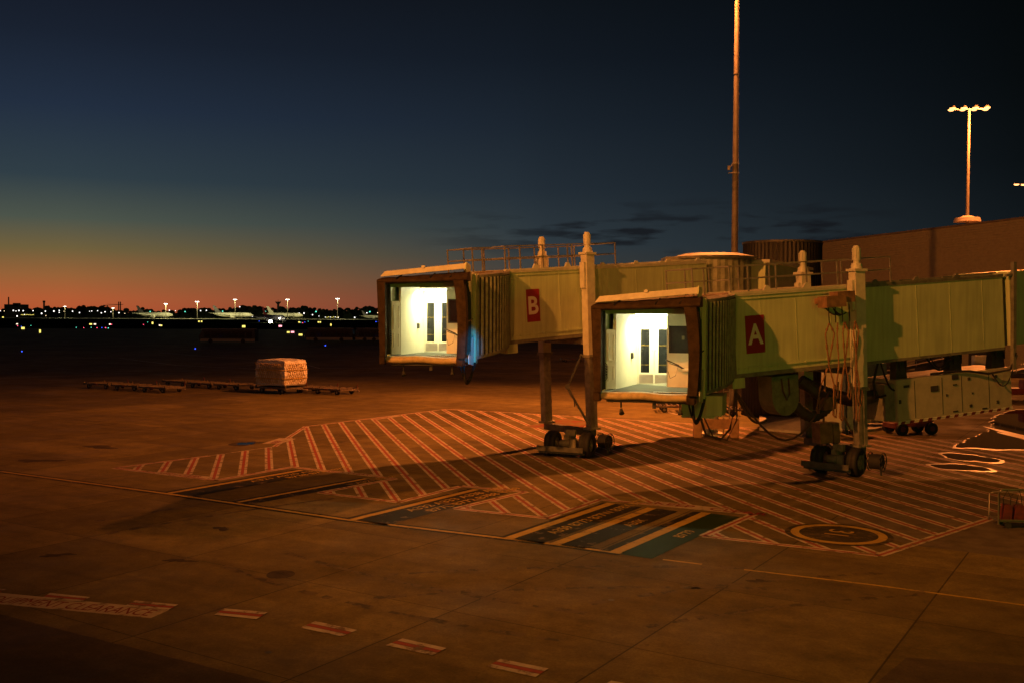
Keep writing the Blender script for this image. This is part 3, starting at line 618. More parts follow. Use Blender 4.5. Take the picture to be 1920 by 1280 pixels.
        b = MB(Cm)
        for hz in (.72, 1.45):
            for i in range(8): b.bar((g0 + .02 + i * .04, 4.472, hz), (g0 + .05 + i * .04, 4.472, hz + .04), .008, .006)
        P('glass_marking', b, YELP, dr_, org=FO)
        b = MB(Cm); b.box((u0 + .03, 4.452, .06), (u1 - .03, 4.459, .38)); P('kick_plate', b, KICK, dr_, org=FO)
        b = MB(Cm); ux = u1 - .06 if k == 0 else u0 + .06
        for hz in (1.28, 1.42): b.cyl((ux, 4.46, hz), (ux, 4.43, hz), .02, n=8)
        P('door_handle', b, KICK, dr_, org=FO)
    b = MB(Cm); b.box((-1.17, 3.55, 1.0), (-1.06, 3.75, 1.22), bev=.01); P('wall_box', b, DARK, org=FO)
    # folded side door by the opening
    Sx = Vector((.20, .57, 0)).normalized(); Sm = Cm @ Matrix(((Sx.x, -Sx.y, 0, -1.56), (Sx.y, Sx.x, 0, .98), (0, 0, 1, 0), (0, 0, 0, 1)))
    b = MB(Sm); b.box((0, 0, .03), (.62, .05, 2.1))
    for (x0_, z0_, x1_, z1_) in ((.10, 1.0, .14, 1.95), (.46, 1.0, .50, 1.95), (.14, 1.91, .46, 1.95), (.14, 1.0, .46, 1.04), (.10, .3, .14, .85), (.46, .3, .50, .85), (.14, .81, .46, .85), (.14, .3, .46, .34)): b.box((x0_, -.02, z0_), (x1_, -.001, z1_))
    P('side_shutter', b, INT, org=FO)
    b = MB(Cm)
    b.tube([(-1.58, .62, 2.35), (-1.6, .6, 1.7), (-1.56, .58, 1.0), (-1.58, .55, .5)], .035, 8); b.tube([(-1.66, .6, 2.4), (-1.64, .6, .2)], .02, 6)
    for i in range(5): b.tube([(-1.53 + .10 * math.cos(t), .52, .85 - i * .09 + .13 * math.sin(t)) for t in [2 * math.pi * j / 12 for j in range(13)]], .014, 5)
    P('cable_bundle', b, RUB, org=FO)
    # console and its lever
    b = MB(Cm); b.box((.95, 2.7, .62), (1.5, 3.2, .70)); b.box((1.2, 2.95, 0.003), (1.5, 3.2, .62)); cs = P('control_console', b, INT, org=FO)
    b = MB(Cm); b.bar((.36, 2.6, 1.02), (.82, 2.8, .82), .05, .05); b.bar((.5, 2.6, .9), (.82, 2.8, .78), .03, .03); b.tube([(.8, 2.8, .78), (.7, 2.8, .45), (.5, 2.8, .35), (.42, 2.8, .6)], .012, 5); b.bar((.82, 2.8, .8), (1.0, 2.9, .68), .06, .06)
    P('control_lever', b, DARK, cs, org=FO)
    # ceiling lamp
    b = MB(Cm); b.box((-.95, 3.3, 2.66), (.30, 3.62, 2.78)); lf = P('ceiling_lamp', b, WHT, org=FO)
    b = MB(Cm); b.box((-.92, 3.32, 2.60), (.27, 3.60, 2.658)); P('lamp_diffuser', b, TUBE, lf, org=FO)
    lo = lamp('cab_lamp_light', 'AREA', Cm @ Vector((-.35, 3.5, 2.58)), 190, (1, .90, .42), 1.1, target=Cm @ Vector((-.35, 4.0, 0)), size_y=.25); lo.data.spread = R(180)
    # outer shell
    b = MB(Cm)
    def wedge(u0, u1, v0, v1, zl0, zl1, zr0, zr1): b.hexa([(u0, v0, zl0), (u1, v0, zr0), (u1, v1, zr0), (u0, v1, zl0)], [(u0, v0, zl1), (u1, v0, zr1), (u1, v1, zr1), (u0, v1, zl1)])
    wedge(-1.72, 1.75, .95, 4.6, 2.86, 3.0, 2.86, 3.26); b.box((-1.72, .85, 2.64), (1.72, .95, 2.9)); b.box((-1.75, .85, 0.0), (-1.62, .99, 2.72)); P('cab_roof', b, TUN, org=FO)
    b = MB(Cm); b.hexa([(-1.85, .28, 3.03), (1.78, .28, 3.33), (1.78, .95, 3.36), (-1.85, .95, 3.06)], [(-1.70, .42, 3.24), (1.78, .42, 3.54), (1.78, .98, 3.46), (-1.70, .98, 3.16)])
    b.box((-.1, .36, 3.36), (.04, .5, 3.46)); P('roof_visor', b, WHT, org=FO)
    b = MB(Cm); b.prism([(1.79, .20, 3.30), (1.79, .34, 3.58), (1.79, 1.25, 3.50), (1.79, 1.28, 2.50), (1.79, 1.08, 2.46), (1.79, .85, 2.66), (1.79, .62, 3.08)], (.05, 0, 0)); P('visor_side', b, TUN, org=FO)
    b = MB(Cm); b.box((1.67, 1.3, -.22), (1.76, 2.35, 3.12)); b.box((1.76, 2.02, -.34), (1.90, 2.38, 3.18)); P('cab_side', b, TUN, org=FO)
    b = MB(Cm); b.prism([(1.79, .95, -.30), (1.79, .95, -.02), (1.79, 1.28, .22), (1.79, 1.7, .70), (1.79, 2.0, .74), (1.79, 2.0, -.42)], (.04, 0, 0)); P('fairing', b, WHT, org=FO)
    # canopy: padded top, two posts and side curtain
    b = MB(Cm); n = 24; vs = []
    for i in range(n + 1):
        u = -1.92 + 3.84 * i / n; q = i / n; lo_ = 2.77 + .10 * q + .006 * math.sin(i * 1.9) - .02 * math.sin(q * 3.14); hi = 2.95 + .24 * q + .008 * math.sin(i * 1.3)
        for (v, z) in ((.06, lo_), (.0, lo_ + .03), (-.02, lo_ + .10), (.02, lo_ + .13), (.3, hi), (.85, hi + .06), (.85, lo_)): vs.append((u, v, z))
    b.add(vs, [(i * 7 + k, i * 7 + (k + 1) % 7, (i + 1) * 7 + (k + 1) % 7, (i + 1) * 7 + k) for i in range(n) for k in range(7)], True); b.add(vs, [tuple(range(7)), tuple(range(n * 7, n * 7 + 7))])
    cn = P('canopy_pad', b, FAB, org=FO)
    b = MB(Cm)
    for u in (-1.1, .35, 1.2): b.bar((u, .0, 2.93 + .06 * tl(u)), (u + .12, .5, 3.04 + .2 * tl(u)), .03, .05)
    P('canopy_strap', b, RUB, cn, org=FO)
    b = MB(Cm); b.hexa([(-1.80, .05, .0), (-1.56, .05, .0), (-1.56, .3, .0), (-1.80, .3, .0)], [(-1.92, 0, 2.8), (-1.56, 0, 2.8), (-1.56, .3, 2.8), (-1.92, .3, 2.8)]); b.box((-1.84, .1, -.32), (-1.60, .42, .03), bev=.03); P('canopy_post', b, FAB, org=FO)
    b = MB(Cm); n = 10; lo_ = []; rings = []
    for i in range(n + 1):
        z = -.05 + 2.93 * i / n; q = i / n; ux = 1.40 + .14 * math.sin(q * 2.6) - .12 * q + .10 * (1 - q); rings.append([(ux, .02, z), (ux + .33 + .1 * q, .02, z), (ux + .36 + .1 * q, .3, z), (ux, .34, z)])
    for r0, r1 in zip(rings, rings[1:]): b.hexa(r0, r1)
    b.box((1.45, .15, -.36), (1.76, .5, -.03), bev=.03); P('canopy_post', b, FAB, org=FO)
    b = MB(Cm); n = 26; vs = []
    for i in range(n + 1):
        v = .25 + 1.05 * i / n; o_x = 1.80 + (.045 if i % 2 else -.02)
        vs += [(o_x - .05 + .05 * i / n, v, .0 + .15 * (1 - i / n)), (o_x + .02, v, 1.4), (o_x - .03, v + (.0), 3.0 + .1 * i / n)]
    b.add(vs, [(i * 3 + k, i * 3 + k + 1, (i + 1) * 3 + k + 1, (i + 1) * 3 + k) for i in range(n) for k in range(2)]); b.bar((1.86, .55, 1.32), (1.92, 1.3, 1.42), .03, .03); P('side_curtain', b, FABD, org=FO)
    b = MB(Cm); vs = []
    for i in range(17):
        v = .30 + .6 * i / 16; o_x = -1.60 + (.03 if i % 2 else -.03); vs += [(o_x, v, .05), (o_x, v, 2.75)]
    b.add(vs, [(i * 2, i * 2 + 1, i * 2 + 3, i * 2 + 2) for i in range(16)]); P('side_curtain', b, FABD, org=FO)
    # --- bellows between cab and tunnel, pleated slats on a curved path
    A_ = Cm @ Vector((1.84, 2.38, 0)); B_ = T @ Vector((T0, -.02, 0)); mid_ = (A_ + B_) / 2; out = Vector(((B_ - A_).y, -(B_ - A_).x, 0)).normalized()
    if out.y > 0: out = -out
    n = 34; pa_ = bez(Vector((A_.x, A_.y, 0)), Vector((mid_.x, mid_.y, 0)) + out * (.95 if letter == 'B' else .6), Vector((B_.x, B_.y, 0)), n)
    zb0, zt0 = zf - .06, zf + 3.06; zb1, zt1 = B_.z + .12, B_.z + H - .12
    if letter == 'B': pass
    def bp(q, dep):
        k = min(int(q * n), n - 1); f = q * n - k; p = pa_[k].lerp(pa_[k + 1], f) - out * dep; bt = zb0 * (1 - q) + zb1 * q; tp = zt0 * (1 - q) + zt1 * q
        return Vector((p.x, p.y, bt)), Vector((p.x, p.y, tp))
    b = MB(); ns = 15; gp_ = MB()
    for i in range(ns):
        q0_, q1_, q2_ = i / ns, (i + .68) / ns, (i + 1) / ns
        a0_, a1_ = bp(q0_, 0); m0_, m1_ = bp((q0_ + q1_) / 2, -.035); b0_, b1_ = bp(q1_, 0); c0_, c1_ = bp(q1_ + .1 / ns, .11); d0_, d1_ = bp(min(1, q2_ - .1 / ns), .11); e0_, e1_ = bp(min(1, q2_), 0)
        b.add([a0_, a1_, m0_, m1_, b0_, b1_], [(0, 1, 3, 2), (2, 3, 5, 4)])
        gp_.add([b0_, b1_, c0_, c1_, d0_, d1_, e0_, e1_], [(0, 1, 3, 2), (2, 3, 5, 4), (4, 5, 7, 6)])
    bw = P('bellows', b, BEL, org=FO); P('bellows_gaiter', gp_, RUB, bw, org=FO)
    b = MB(); far0 = Cm @ Vector((-1.7, 4.3, 0)); far1 = T @ Vector((T0, W, 0)); pf = [Vector((far1.x, far1.y, 0)), Vector((far0.x, far0.y, 0))]
    for z_a, z_b in (((zb0 + .0, zb1 - .0), -.12), ((zt0 + .1, zt1 + .13), -.10)):
        top = [Vector((p.x, p.y, z_a[0] * (1 - i / n) + z_a[1] * i / n)) for i, p in enumerate(pa_)] + [Vector((pf[0].x, pf[0].y, z_a[1])), Vector((pf[1].x, pf[1].y, z_a[0]))]
        b.prism(top, (0, 0, z_b))
    P('turntable_plate', b, GREYP, bw, org=FO)
    b = MB(); fw = [Vector((far0.x, far0.y, zb0)), Vector((far1.x, far1.y, zb1))]; b.prism([fw[0], fw[1], fw[1] + Vector((0, 0, 2.9)), fw[0] + Vector((0, 0, 3.0))], (-.04, .04, 0)); P('rear_panel', b, TUN, bw, org=FO)
    b = MB(T); b.box((T0 - .1, -.02, -.42), (T0 + .45, .5, -.03)); b.box((T0 - .1, .5, -.3), (T0 + .2, W - .3, -.03)); P('turntable_bracket', b, TUN, org=O)
    # hose loop under the cab
    b = MB(Cm)
    b.tube(bez(Vector((1.55, 1.2, -.3)), Vector((1.62, 1.1, -1.9)), Vector((1.88, 2.1, -.25)), 14), .05, 8); b.tube(bez(Vector((1.4, 1.1, -.3)), Vector((1.66, 1.2, -1.7)), Vector((1.84, 2.0, -.3)), 14), .035, 8)
    P('cable_loop', b, RUB, org=FO)
    return root, T, Cm, dy
eA, eB = R(4.2), R(4.0)
azA, azB = math.atan2(1, 2.6), R(36.3)
def off(p, az_, k): return Vector((p[0] - math.sin(az_) * k, p[1] + math.cos(az_) * k))
nA = G(1614, 834, 1.2) ; nB = G(1110, 802, 1.15)
P0A = off(nA, azA, .32); P0B = off(nB, azB, .32)
P0A = P0A - Vector((math.cos(azA), math.sin(azA))) * .2; P0B = P0B - Vector((math.cos(azB), math.sin(azB))) * .2
fa = off(nA, azA, 3.3); fb = off(nB, azB, 3.3)
bA, TA, CA, dyA = bridge(P0A, 4.33, azA, eA, Vector((4.43, 33.3)), R(17), 3.63, 'A', (-4.85, -4.02), 'front right boarding bridge with an open lit cab and a red A panel', 8.1,
   [Vector((nA.x, nA.y, 1.2)), Vector((fa.x, fa.y, 1.2))], [G(1540, 861, .5), G(1604, 868, .5)], .8)
bB, TB, CB, dyB = bridge(P0B, 5.30, azB, eB, Vector((-3.45, 37.8)), R(8.5), 4.64, 'B', (-3.2, -2.5), 'rear left boarding bridge with an open lit cab and a red B panel', 8.3,
   [Vector((nB.x, nB.y, 1.15)), Vector((fb.x, fb.y, 1.15))], [G(1037, 832, .5), G(1101, 836, .5)], .7)
def part(root, name, mb, m, **kw): return mb.build(name, m, root, org=kw.pop('org', Vector(root['_w'])), **kw)
# folding arm beside B's column
b = MB(); Yb = nB.y; b.tube([PY(1090, 664, Yb), PY(1064, 726, Yb - .3), PY(1104, 795, Yb - .1)], .06, 8); b.tube([PY(1066, 722, Yb - .4), PY(1076, 748, Yb - .35), PY(1078, 762, Yb - .3)], .03, 6); b.cyl(PY(1064, 724, Yb - .45), PY(1064, 724, Yb - .25), .12, n=12)
part(bB, 'folding_arm', b, GREYP)
# rotunda and pedestal of B
def rotunda(root, T, t, W, ribs=True, ped=True, r=1.9, lab=None):
    c = T @ Vector((t, W / 2, 0)); zb, zt = c.z - .1, c.z + 3.15
    b = MB(); n = 64; vs = []
    for i in range(n): a = 2 * math.pi * i / n; rr = r + (.05 if i % 2 else 0); vs += [(c.x + rr * math.cos(a), c.y + rr * math.sin(a), zb), (c.x + rr * math.cos(a), c.y + rr * math.sin(a), zt)]
    b.add(vs, [(i * 2, i * 2 + 1, ((i + 1) % n) * 2 + 1, ((i + 1) % n) * 2) for i in range(n)]); ro = part(root, 'rotunda', b, BEL)
    b = MB(); b.cyl((c.x, c.y, zt), (c.x, c.y, zt + .12), r + .25, r + .35, 40); b.cyl((c.x, c.y, zt + .12), (c.x, c.y, zt + .3), r + .35, r - .4, 40); b.cyl((c.x, c.y, zb - .15), (c.x, c.y, zb), r + .1, n=40); b.box((c.x - 2.6, c.y - .9, zt - .1), (c.x - .3, c.y + .9, zt + .1)); part(root, 'rotunda_roof', b, GREYP)
    b = MB(); b.cyl((c.x, c.y, 0), (c.x, c.y, zb - .15), .34, n=28); b.cyl((c.x, c.y, 0), (c.x, c.y, .12), .6, n=24); b.cyl((c.x, c.y, zb - .5), (c.x, c.y, zb - .15), .36, .9, 24); pd = part(root, 'pedestal', b, WHT)
    b = MB()
    for s_ in (.55, .85): b.bar((c.x + s_, c.y - .3, .1), (c.x + s_, c.y - .3, zb - .2), .04)
    for i in range(13): b.bar((c.x + .55, c.y - .3, .4 + i * .32), (c.x + .85, c.y - .3, .4 + i * .32), .03)
    part(root, 'ladder', b, STEEL); return c
cB = rotunda(bB, TB, 10.1, 3.0)
# A: third tunnel section and its rotunda beyond the frame
b = MB(TA); b.box((8.35, .0, .1), (14.6, 3.0, 3.2)); part(bA, 'end_tunnel', b, TUN); b = MB(TA); b.box((8.1, .25, .1), (8.35, 2.75, 2.95)); part(bA, 'section_gasket', b, DARK)
b = MB(TA); b.bar((8.25, -.12, -.9), (8.5, -.12, 3.6), .16, .16); b.bar((8.05, -.1, 3.05), (8.6, -.1, 3.1), .1); part(bA, 'section_strut', b, GREYP)
cA = rotunda(bA, TA, 16.2, 3.0)
# brown cable trays near A's column
TQ = TA @ Matrix.Translation((-.85, 0, 0))
b = MB(TQ); b.box((-1.05, -1.05, 2.35), (-.15, -.5, 2.78)); b.box((-.45, -.95, 2.5), (.35, -.45, 2.92)); b.box((-.8, -.5, 2.5), (-.5, 0, 2.7)); tr = part(bA, 'cable_tray', b, mat('rust_brown', (.26, .15, .08), .7, var=.3))
b = MB(TQ); rnd = random.Random(4)
def cable(p, q, sag, n=12): return [p.lerp(q, i / n) + Vector((0, 0, -sag * math.sin(math.pi * i / n))) for i in range(n + 1)]
for (x0, x1, x2, zz) in ((-.75, -.98, -1.5, -1.5), (-.75, -.56, -.72, -1.75), (-.35, -.44, -.60, -1.0), (-.05, -.16, -.42, -1.9), (-.02, .10, .0, -1.1), (.45, .34, .36, -2.0), (.47, .58, .5, -1.4)):
    pts = [Vector((x0, -.75, 1.75)), Vector((x1, -.78, 1.35)), Vector((x0 + (x0 - x1) * .5 + .25 * (x2 - x0), -.72, .2)), Vector((x2 * .6 + x1 * .4, -.74, -.6)), Vector((x2, -.7, zz)), Vector((x2 + .12, -.7, zz - .12)), Vector((x2 + .2, -.68, zz + .5))]
    sm = []
    for i in range(len(pts) - 1):
        for k in range(6): sm.append(pts[i].lerp(pts[i + 1], k / 6) + Vector((rnd.uniform(-.008, .008), 0, 0)))
    sm.append(pts[-1]); b.tube(sm, .028, 6)
    for i in range(3, len(sm) - 8, 5): b.cyl(sm[i], sm[i + 1], .042, n=6)
part(bA, 'hanging_cable', b, ROPE)
b = MB(TQ)
for x in (-.75, -.45, -.13, .21): b.tube([Vector((x, -.75, 2.4)), Vector((x, -.75, 1.75))], .022, 6)
for (a0_, a1_, s_) in (((-.9, -.7, 2.4), (-.4, -.8, 2.05), .1), ((-.5, -.7, 2.3), (.1, -.7, 2.1), .15), ((-.6, -.8, 2.35), (-.1, -.6, 2.0), .1)): b.tube(cable(Vector(a0_), Vector(a1_), s_), .025, 6)
part(bA, 'cable_hook', b, RUB)
# preconditioned air unit under A with hangers, hoses and chevrons
q0, q1, yz0, yz1 = 2.55, 8.75, -2.62, -.86
b = MB(TA); b.box((q0, .45, yz0), (q1, 2.4, yz1), bev=.03)
pu = part(bA, 'air_unit', b, mat('unit_beige', (.44, .42, .32), .5, var=.1))
b = MB(TA)
for x in (q0 + .9, q0 + 2.35, q0 + 3.4, q0 + 4.9): b.box((x, .436, yz0 + .12), (x + .015, .449, yz1 - .1))
for (x, z, w_, h_) in ((q0 + .35, yz1 - .35, .28, .1), (q0 + .08, yz1 - .98, .1, .16), (q0 + 1.75, yz1 - .65, .4, .24), (q0 + 2.9, yz1 - .25, .34, .2), (q0 + 2.95, yz1 - .5, .2, .06), (q0 + 3.75, yz1 - .35, .12, .12), (q0 + 3.95, yz1 - .95, .07, .07), (q0 + 3.8, yz1 - 1.5, .12, .12), (q0 + 2.55, yz1 - .92, .07, .1), (q0 + 5.25, yz1 - .4, .1, .14), (q0 + 5.3, yz1 - 1.5, .1, .14), (q0 + 2.9, yz1 - 1.62, .25, .06), (q0 + 4.5, yz1 - 1.66, .25, .06)):
    b.box((x, .42, z), (x + w_, .448, z + h_))
part(bA, 'unit_vent', b, DARK)
b = MB(TA); b.box((q0, .432, yz0 - .065), (q1, .449, yz0 + .055)); part(bA, 'sill_strip', b, SIGNW)
b = MB(TA); b.box((q0 + .1, .425, yz0 - .005), (q1 - .1, .43, yz0 + .005))
for i in range(26):
    x = q0 + .1 + i * .235
    if i % 2 == 0: b.prism([(x, .418, yz0 - .06), (x + .2, .418, yz0 - .06), (x + .26, .418, yz0 + .05), (x + .06, .418, yz0 + .05)], (0, .012, 0))
part(bA, 'hazard_stripe', b, REDP)
b = MB(TA); b.box((q0 - .5, .6, yz0 + .1), (q0, 2.2, yz1 - .15)); part(bA, 'unit_plenum', b, GREYP)
for (x, w_) in ((q0 + .3, .42), (q0 + 3.15, .5), (q0 + 5.5, .55)):
    b = MB(TA); b.prism([(x - .12, .7, yz1), (x + w_ + .06, .7, yz1), (x + w_, .7, -.05), (x, .7, -.05)], (0, .35, 0)); b.bar((x + .05, .6, -.5), (x + .05, .6, 0), .05); b.bar((x + w_ - .05, .6, -.5), (x + w_ - .05, .6, 0), .05); part(bA, 'hanger', b, DARK)
b = MB(TA)
def duct(mb, pts, r, ridges):
    sm = [];
    for i in range(len(pts) - 2): pass
    n = ridges * 2; rr = []
    for i in range(n + 1):
        t = i / n * (len(pts) - 1); k = min(int(t), len(pts) - 2); f = t - k; p0 = pts[max(k - 1, 0)]; p1 = pts[k]; p2 = pts[k + 1]; p3 = pts[min(k + 2, len(pts) - 1)]
        sm.append(.5 * ((2 * p1) + (p2 - p0) * f + (2 * p0 - 5 * p1 + 4 * p2 - p3) * f * f + (3 * p1 - p0 - 3 * p2 + p3) * f ** 3)); rr.append(r * (1 if i % 2 else .86))
    mb.tube(sm, rr, 14)
V = Vector
duct(b, [V((q0 - .45, 1.2, -1.5)), V((.9, 1.0, -1.55)), V((.1, .9, -1.35)), V((-.9, .9, -1.0)), V((-1.7, 1.0, -.55))], .27, 34)
duct(b, [V((-1.9, .8, -.45)), V((-1.3, .6, -1.0)), V((-.7, .6, -1.5)), V((-1.5, .7, -1.95)), V((-2.2, .9, -1.4))], .24, 28)
part(bA, 'air_duct', b, mat('duct_fabric', (.06, .05, .04), .7, var=.3))
b = MB(TA); pts = [V((-2.75 + .62 * math.cos(t), .6, -1.05 + .72 * math.sin(t))) for t in [math.pi + math.pi * i / 14 for i in range(15)]]
b.prism([V((-3.37, .6, -.2))] + pts + [V((-2.13, .6, -.2))], (0, .9, 0)); part(bA, 'hose_basket', b, mat('basket_canvas', (.22, .24, .16), .8, var=.25))
b = MB(TA); b.tube([V((-2.95, .55, -.3)), V((-2.9, .54, -.8)), V((-2.75, .54, -1.15)), V((-2.6, .54, -.9)), V((-2.62, .55, -.3))], .03, 6)
b.tube(cable(V((-5.3, .2, -.5)), V((-1.3, -.2, -.9)), 1.9), .04, 6); b.tube(cable(V((-5.3, .2, -.6)), V((-3.9, .3, -1.8)), .5), .05, 6)
b.tube([V((-5.35, .1, -.4)), V((-5.5, .05, -1.2)), V((-5.75, 0, -1.9)), V((-6.2, 0, -2.25)), V((-6.8, 0, -2.0)), V((-7.0, 0, -1.3)), V((-6.95, 0, -.5))], .045, 6); b.tube([V((-5.3, .1, -.4)), V((-5.4, .05, -1.6)), V((-5.9, 0, -2.3)), V((-6.5, 0, -2.1)), V((-6.9, 0, -1.2)), V((-6.85, 0, -.5))], .03, 6)
part(bA, 'slack_cable', b, HOSE)
b = MB(TA); b.tube([V((1.6, .4, -.1)), V((1.35, .4, -.8)), V((1.5, .5, -1.5)), V((2.1, .6, -1.45))], .05, 6); b.tube(cable(V((1.75, .4, -.1)), V((2.6, .6, -1.3)), .3), .035, 6)
b.tube([V((8.35, -.2, -.2)), V((8.1, -.1, -.9)), V((7.2, .2, -1.0)), V((6.3, .3, -.82)), V((5.3, .4, -.75)), V((4.4, .5, -.78))], .05, 6); b.tube(cable(V((4.2, .5, -.1)), V((5.6, .5, -.2)), .5), .04, 6); b.tube(cable(V((4.4, .5, -.1)), V((5.3, .5, -.3)), .35), .03, 6)
b.tube(cable(V((8.4, -.2, -.3)), V((7.5, .3, -1.0)), .9), .03, 6); part(bA, 'supply_cable', b, RUB)
b = MB(TA); b.box((-1.45, .3, -3.0), (-.85, .8, -2.2)); b.box((-.8, .3, -3.05), (-.5, .8, -2.25)); b.bar((-1.1, .5, -2.2), (-.9, .5, -.1), .06); b.bar((-.5, 0, -2.0), (.2, .1, -3.2), .06); b.box((-1.2, .3, -1.7), (-.6, .6, -1.2)); part(bA, 'cable_box', b, mat('rust_brown', (.26, .15, .08)))
b = MB(CA); b.box((1.0, 2.3, -1.0), (2.2, 3.7, -.25)); b.box((1.9, 2.2, -.9), (2.5, 3.9, -.2)); part(bA, 'turntable_housing', b, TUN)

# pedestal guard blocks beneath B's rotunda
pg = thing('guard_barrier', 'low orange barrier blocks around the white pedestal under the bridge', 'barrier', (cB.x, cB.y, 0))
b = MB(); b.box((cB.x - 1.15, cB.y - 1.3, 0), (cB.x - .75, cB.y - .9, 1.05), bev=.03); b.box((cB.x + .75, cB.y - 1.3, 0), (cB.x + 1.15, cB.y - .9, 1.0), bev=.03); b.build('post_block', mat('orange_block', (.45, .26, .13), .7, var=.2), pg, org=(cB.x, cB.y, 0))
b = MB(); b.box((cB.x - .75, cB.y - 1.2, .45), (cB.x + .75, cB.y - 1.05, .95)); b.build('barrier_panel', mat('orange_block', (.45, .26, .13)), pg, org=(cB.x, cB.y, 0))

# ------------------------------------------------------------------ buildings
# dark ribbed round tower
tc_ = Vector((.2705 * 63, 63, 0)); tw = thing('ribbed_round_tower', 'dark round tower of ribbed cladding rising behind the boarding bridges', 'tower', tc_)
b = MB(); n = 120; vs = []; hT = 10.75
for i in range(n):
    a = 2 * math.pi * i / n; rr = 2.38 + (.05 if (i // 1) % 2 else 0); vs += [(tc_.x + rr * math.cos(a), tc_.y + rr * math.sin(a), 0), (tc_.x + rr * math.cos(a), tc_.y + rr * math.sin(a), hT)]
b.add(vs, [(i * 2, i * 2 + 1, ((i + 1) % n) * 2 + 1, ((i + 1) % n) * 2) for i in range(n)]); b.build('wall', TOWERM, tw, org=tc_)
b = MB(); b.cyl((tc_.x, tc_.y, hT), (tc_.x, tc_.y, hT + .14), 2.48, n=48); b.build('roof', DARK, tw, org=tc_)
b = MB(); b.box((tc_.x - .2, tc_.y - 2.5, 4.9), (tc_.x + 1.0, tc_.y - 2.3, 7.4)); b.build('door', mat('black_opening', (.01, .01, .01), .8), tw, org=tc_)
# link corridor between rotunda and tower
wk = thing('link_corridor', 'grey link corridor joining the round tower to the rear bridge', 'walkway', (14.3, 57, 0))
b = MB(); b.hexa([(cB.x + 1.3, cB.y + .3, 5.5), (cB.x + 2.6, cB.y - .5, 5.5), (18.0, 60.3, 5.5), (15.2, 61.0, 5.5)], [(cB.x + 1.3, cB.y + .3, 9.0), (cB.x + 2.6, cB.y - .5, 9.0), (18.0, 60.3, 9.0), (15.2, 61.0, 9.0)]); b.build('corridor_body', TUN, wk, org=(14.3, 57, 0))
b = MB(); b.hexa([(cB.x + 1.1, cB.y + .3, 9.0), (cB.x + 2.8, cB.y - .6, 9.0), (18.2, 60.3, 9.0), (15.0, 61.0, 9.0)], [(cB.x + 1.1, cB.y + .3, 9.16), (cB.x + 2.8, cB.y - .6, 9.16), (18.2, 60.3, 9.16), (15.0, 61.0, 9.16)]); b.build('roof', WHT, wk, org=(14.3, 57, 0))
# terminal hall with horizontal cladding
bl0, bl1 = PY(1503, 460, 125), PY(1920, 410, 112); dd = (bl1 - bl0); bl2 = bl0 + dd * 2.6
th = thing('terminal_hall', 'long terminal hall with horizontal boarded cladding behind the bridges', 'building', (bl0.x, bl0.y, 0))
b = MB(); dn = Vector((dd.x, dd.y, 0)).normalized(); nn = Vector((dn.y, -dn.x, 0)); bk = -nn * 40; NB = 58; prev = None
L0 = Vector((bl0.x, bl0.y, 0)); L2 = Vector((bl2.x, bl2.y, 0)); vs = []
for i in range(NB):
    f0_, f1_ = i / NB, (i + .86) / NB
    for f, o_x in ((f0_, .0), (f1_, .0), (f1_, -.12), ((i + 1) / NB, -.12)):
        vs += [L0 + nn * o_x + Vector((0, 0, bl0.z * f)), L2 + nn * o_x + Vector((0, 0, bl2.z * f))]
b.add(vs, [(2 * i, 2 * i + 1, 2 * i + 3, 2 * i + 2) for i in range(NB * 4 - 1)])
b.add([L0 - nn * .12, L0 + Vector((0, 0, bl0.z)) - nn * .12, L0 + bk + Vector((0, 0, bl0.z)), L0 + bk], [(0, 1, 2, 3)]); b.build('wall', CLAD, th, org=(bl0.x, bl0.y, 0))
b = MB(); b.hexa([L0 + Vector((0, 0, bl0.z)) + nn * .1, L2 + Vector((0, 0, bl2.z)) + nn * .1, L2 + bk + Vector((0, 0, bl2.z)), L0 + bk + Vector((0, 0, bl0.z))], [L0 + Vector((0, 0, bl0.z + .2)) + nn * .1, L2 + Vector((0, 0, bl2.z + .2)) + nn * .1, L2 + bk + Vector((0, 0, bl2.z + .2)), L0 + bk + Vector((0, 0, bl0.z + .2))])
b.build('roof', mat('roof_sheet', (.22, .17, .13), .7), th, org=(bl0.x, bl0.y, 0))
for k_ in range(9):
    f = .12 + k_ * .09; p = L0.lerp(L2, f) + nn * .05; b = MB(); b.prism([p, p + dn * 3.2, p + dn * 3.2 + Vector((0, 0, 3.2)), p + Vector((0, 0, 3.2))], nn * .06); b.build('door', SIL, th, org=(bl0.x, bl0.y, 0))

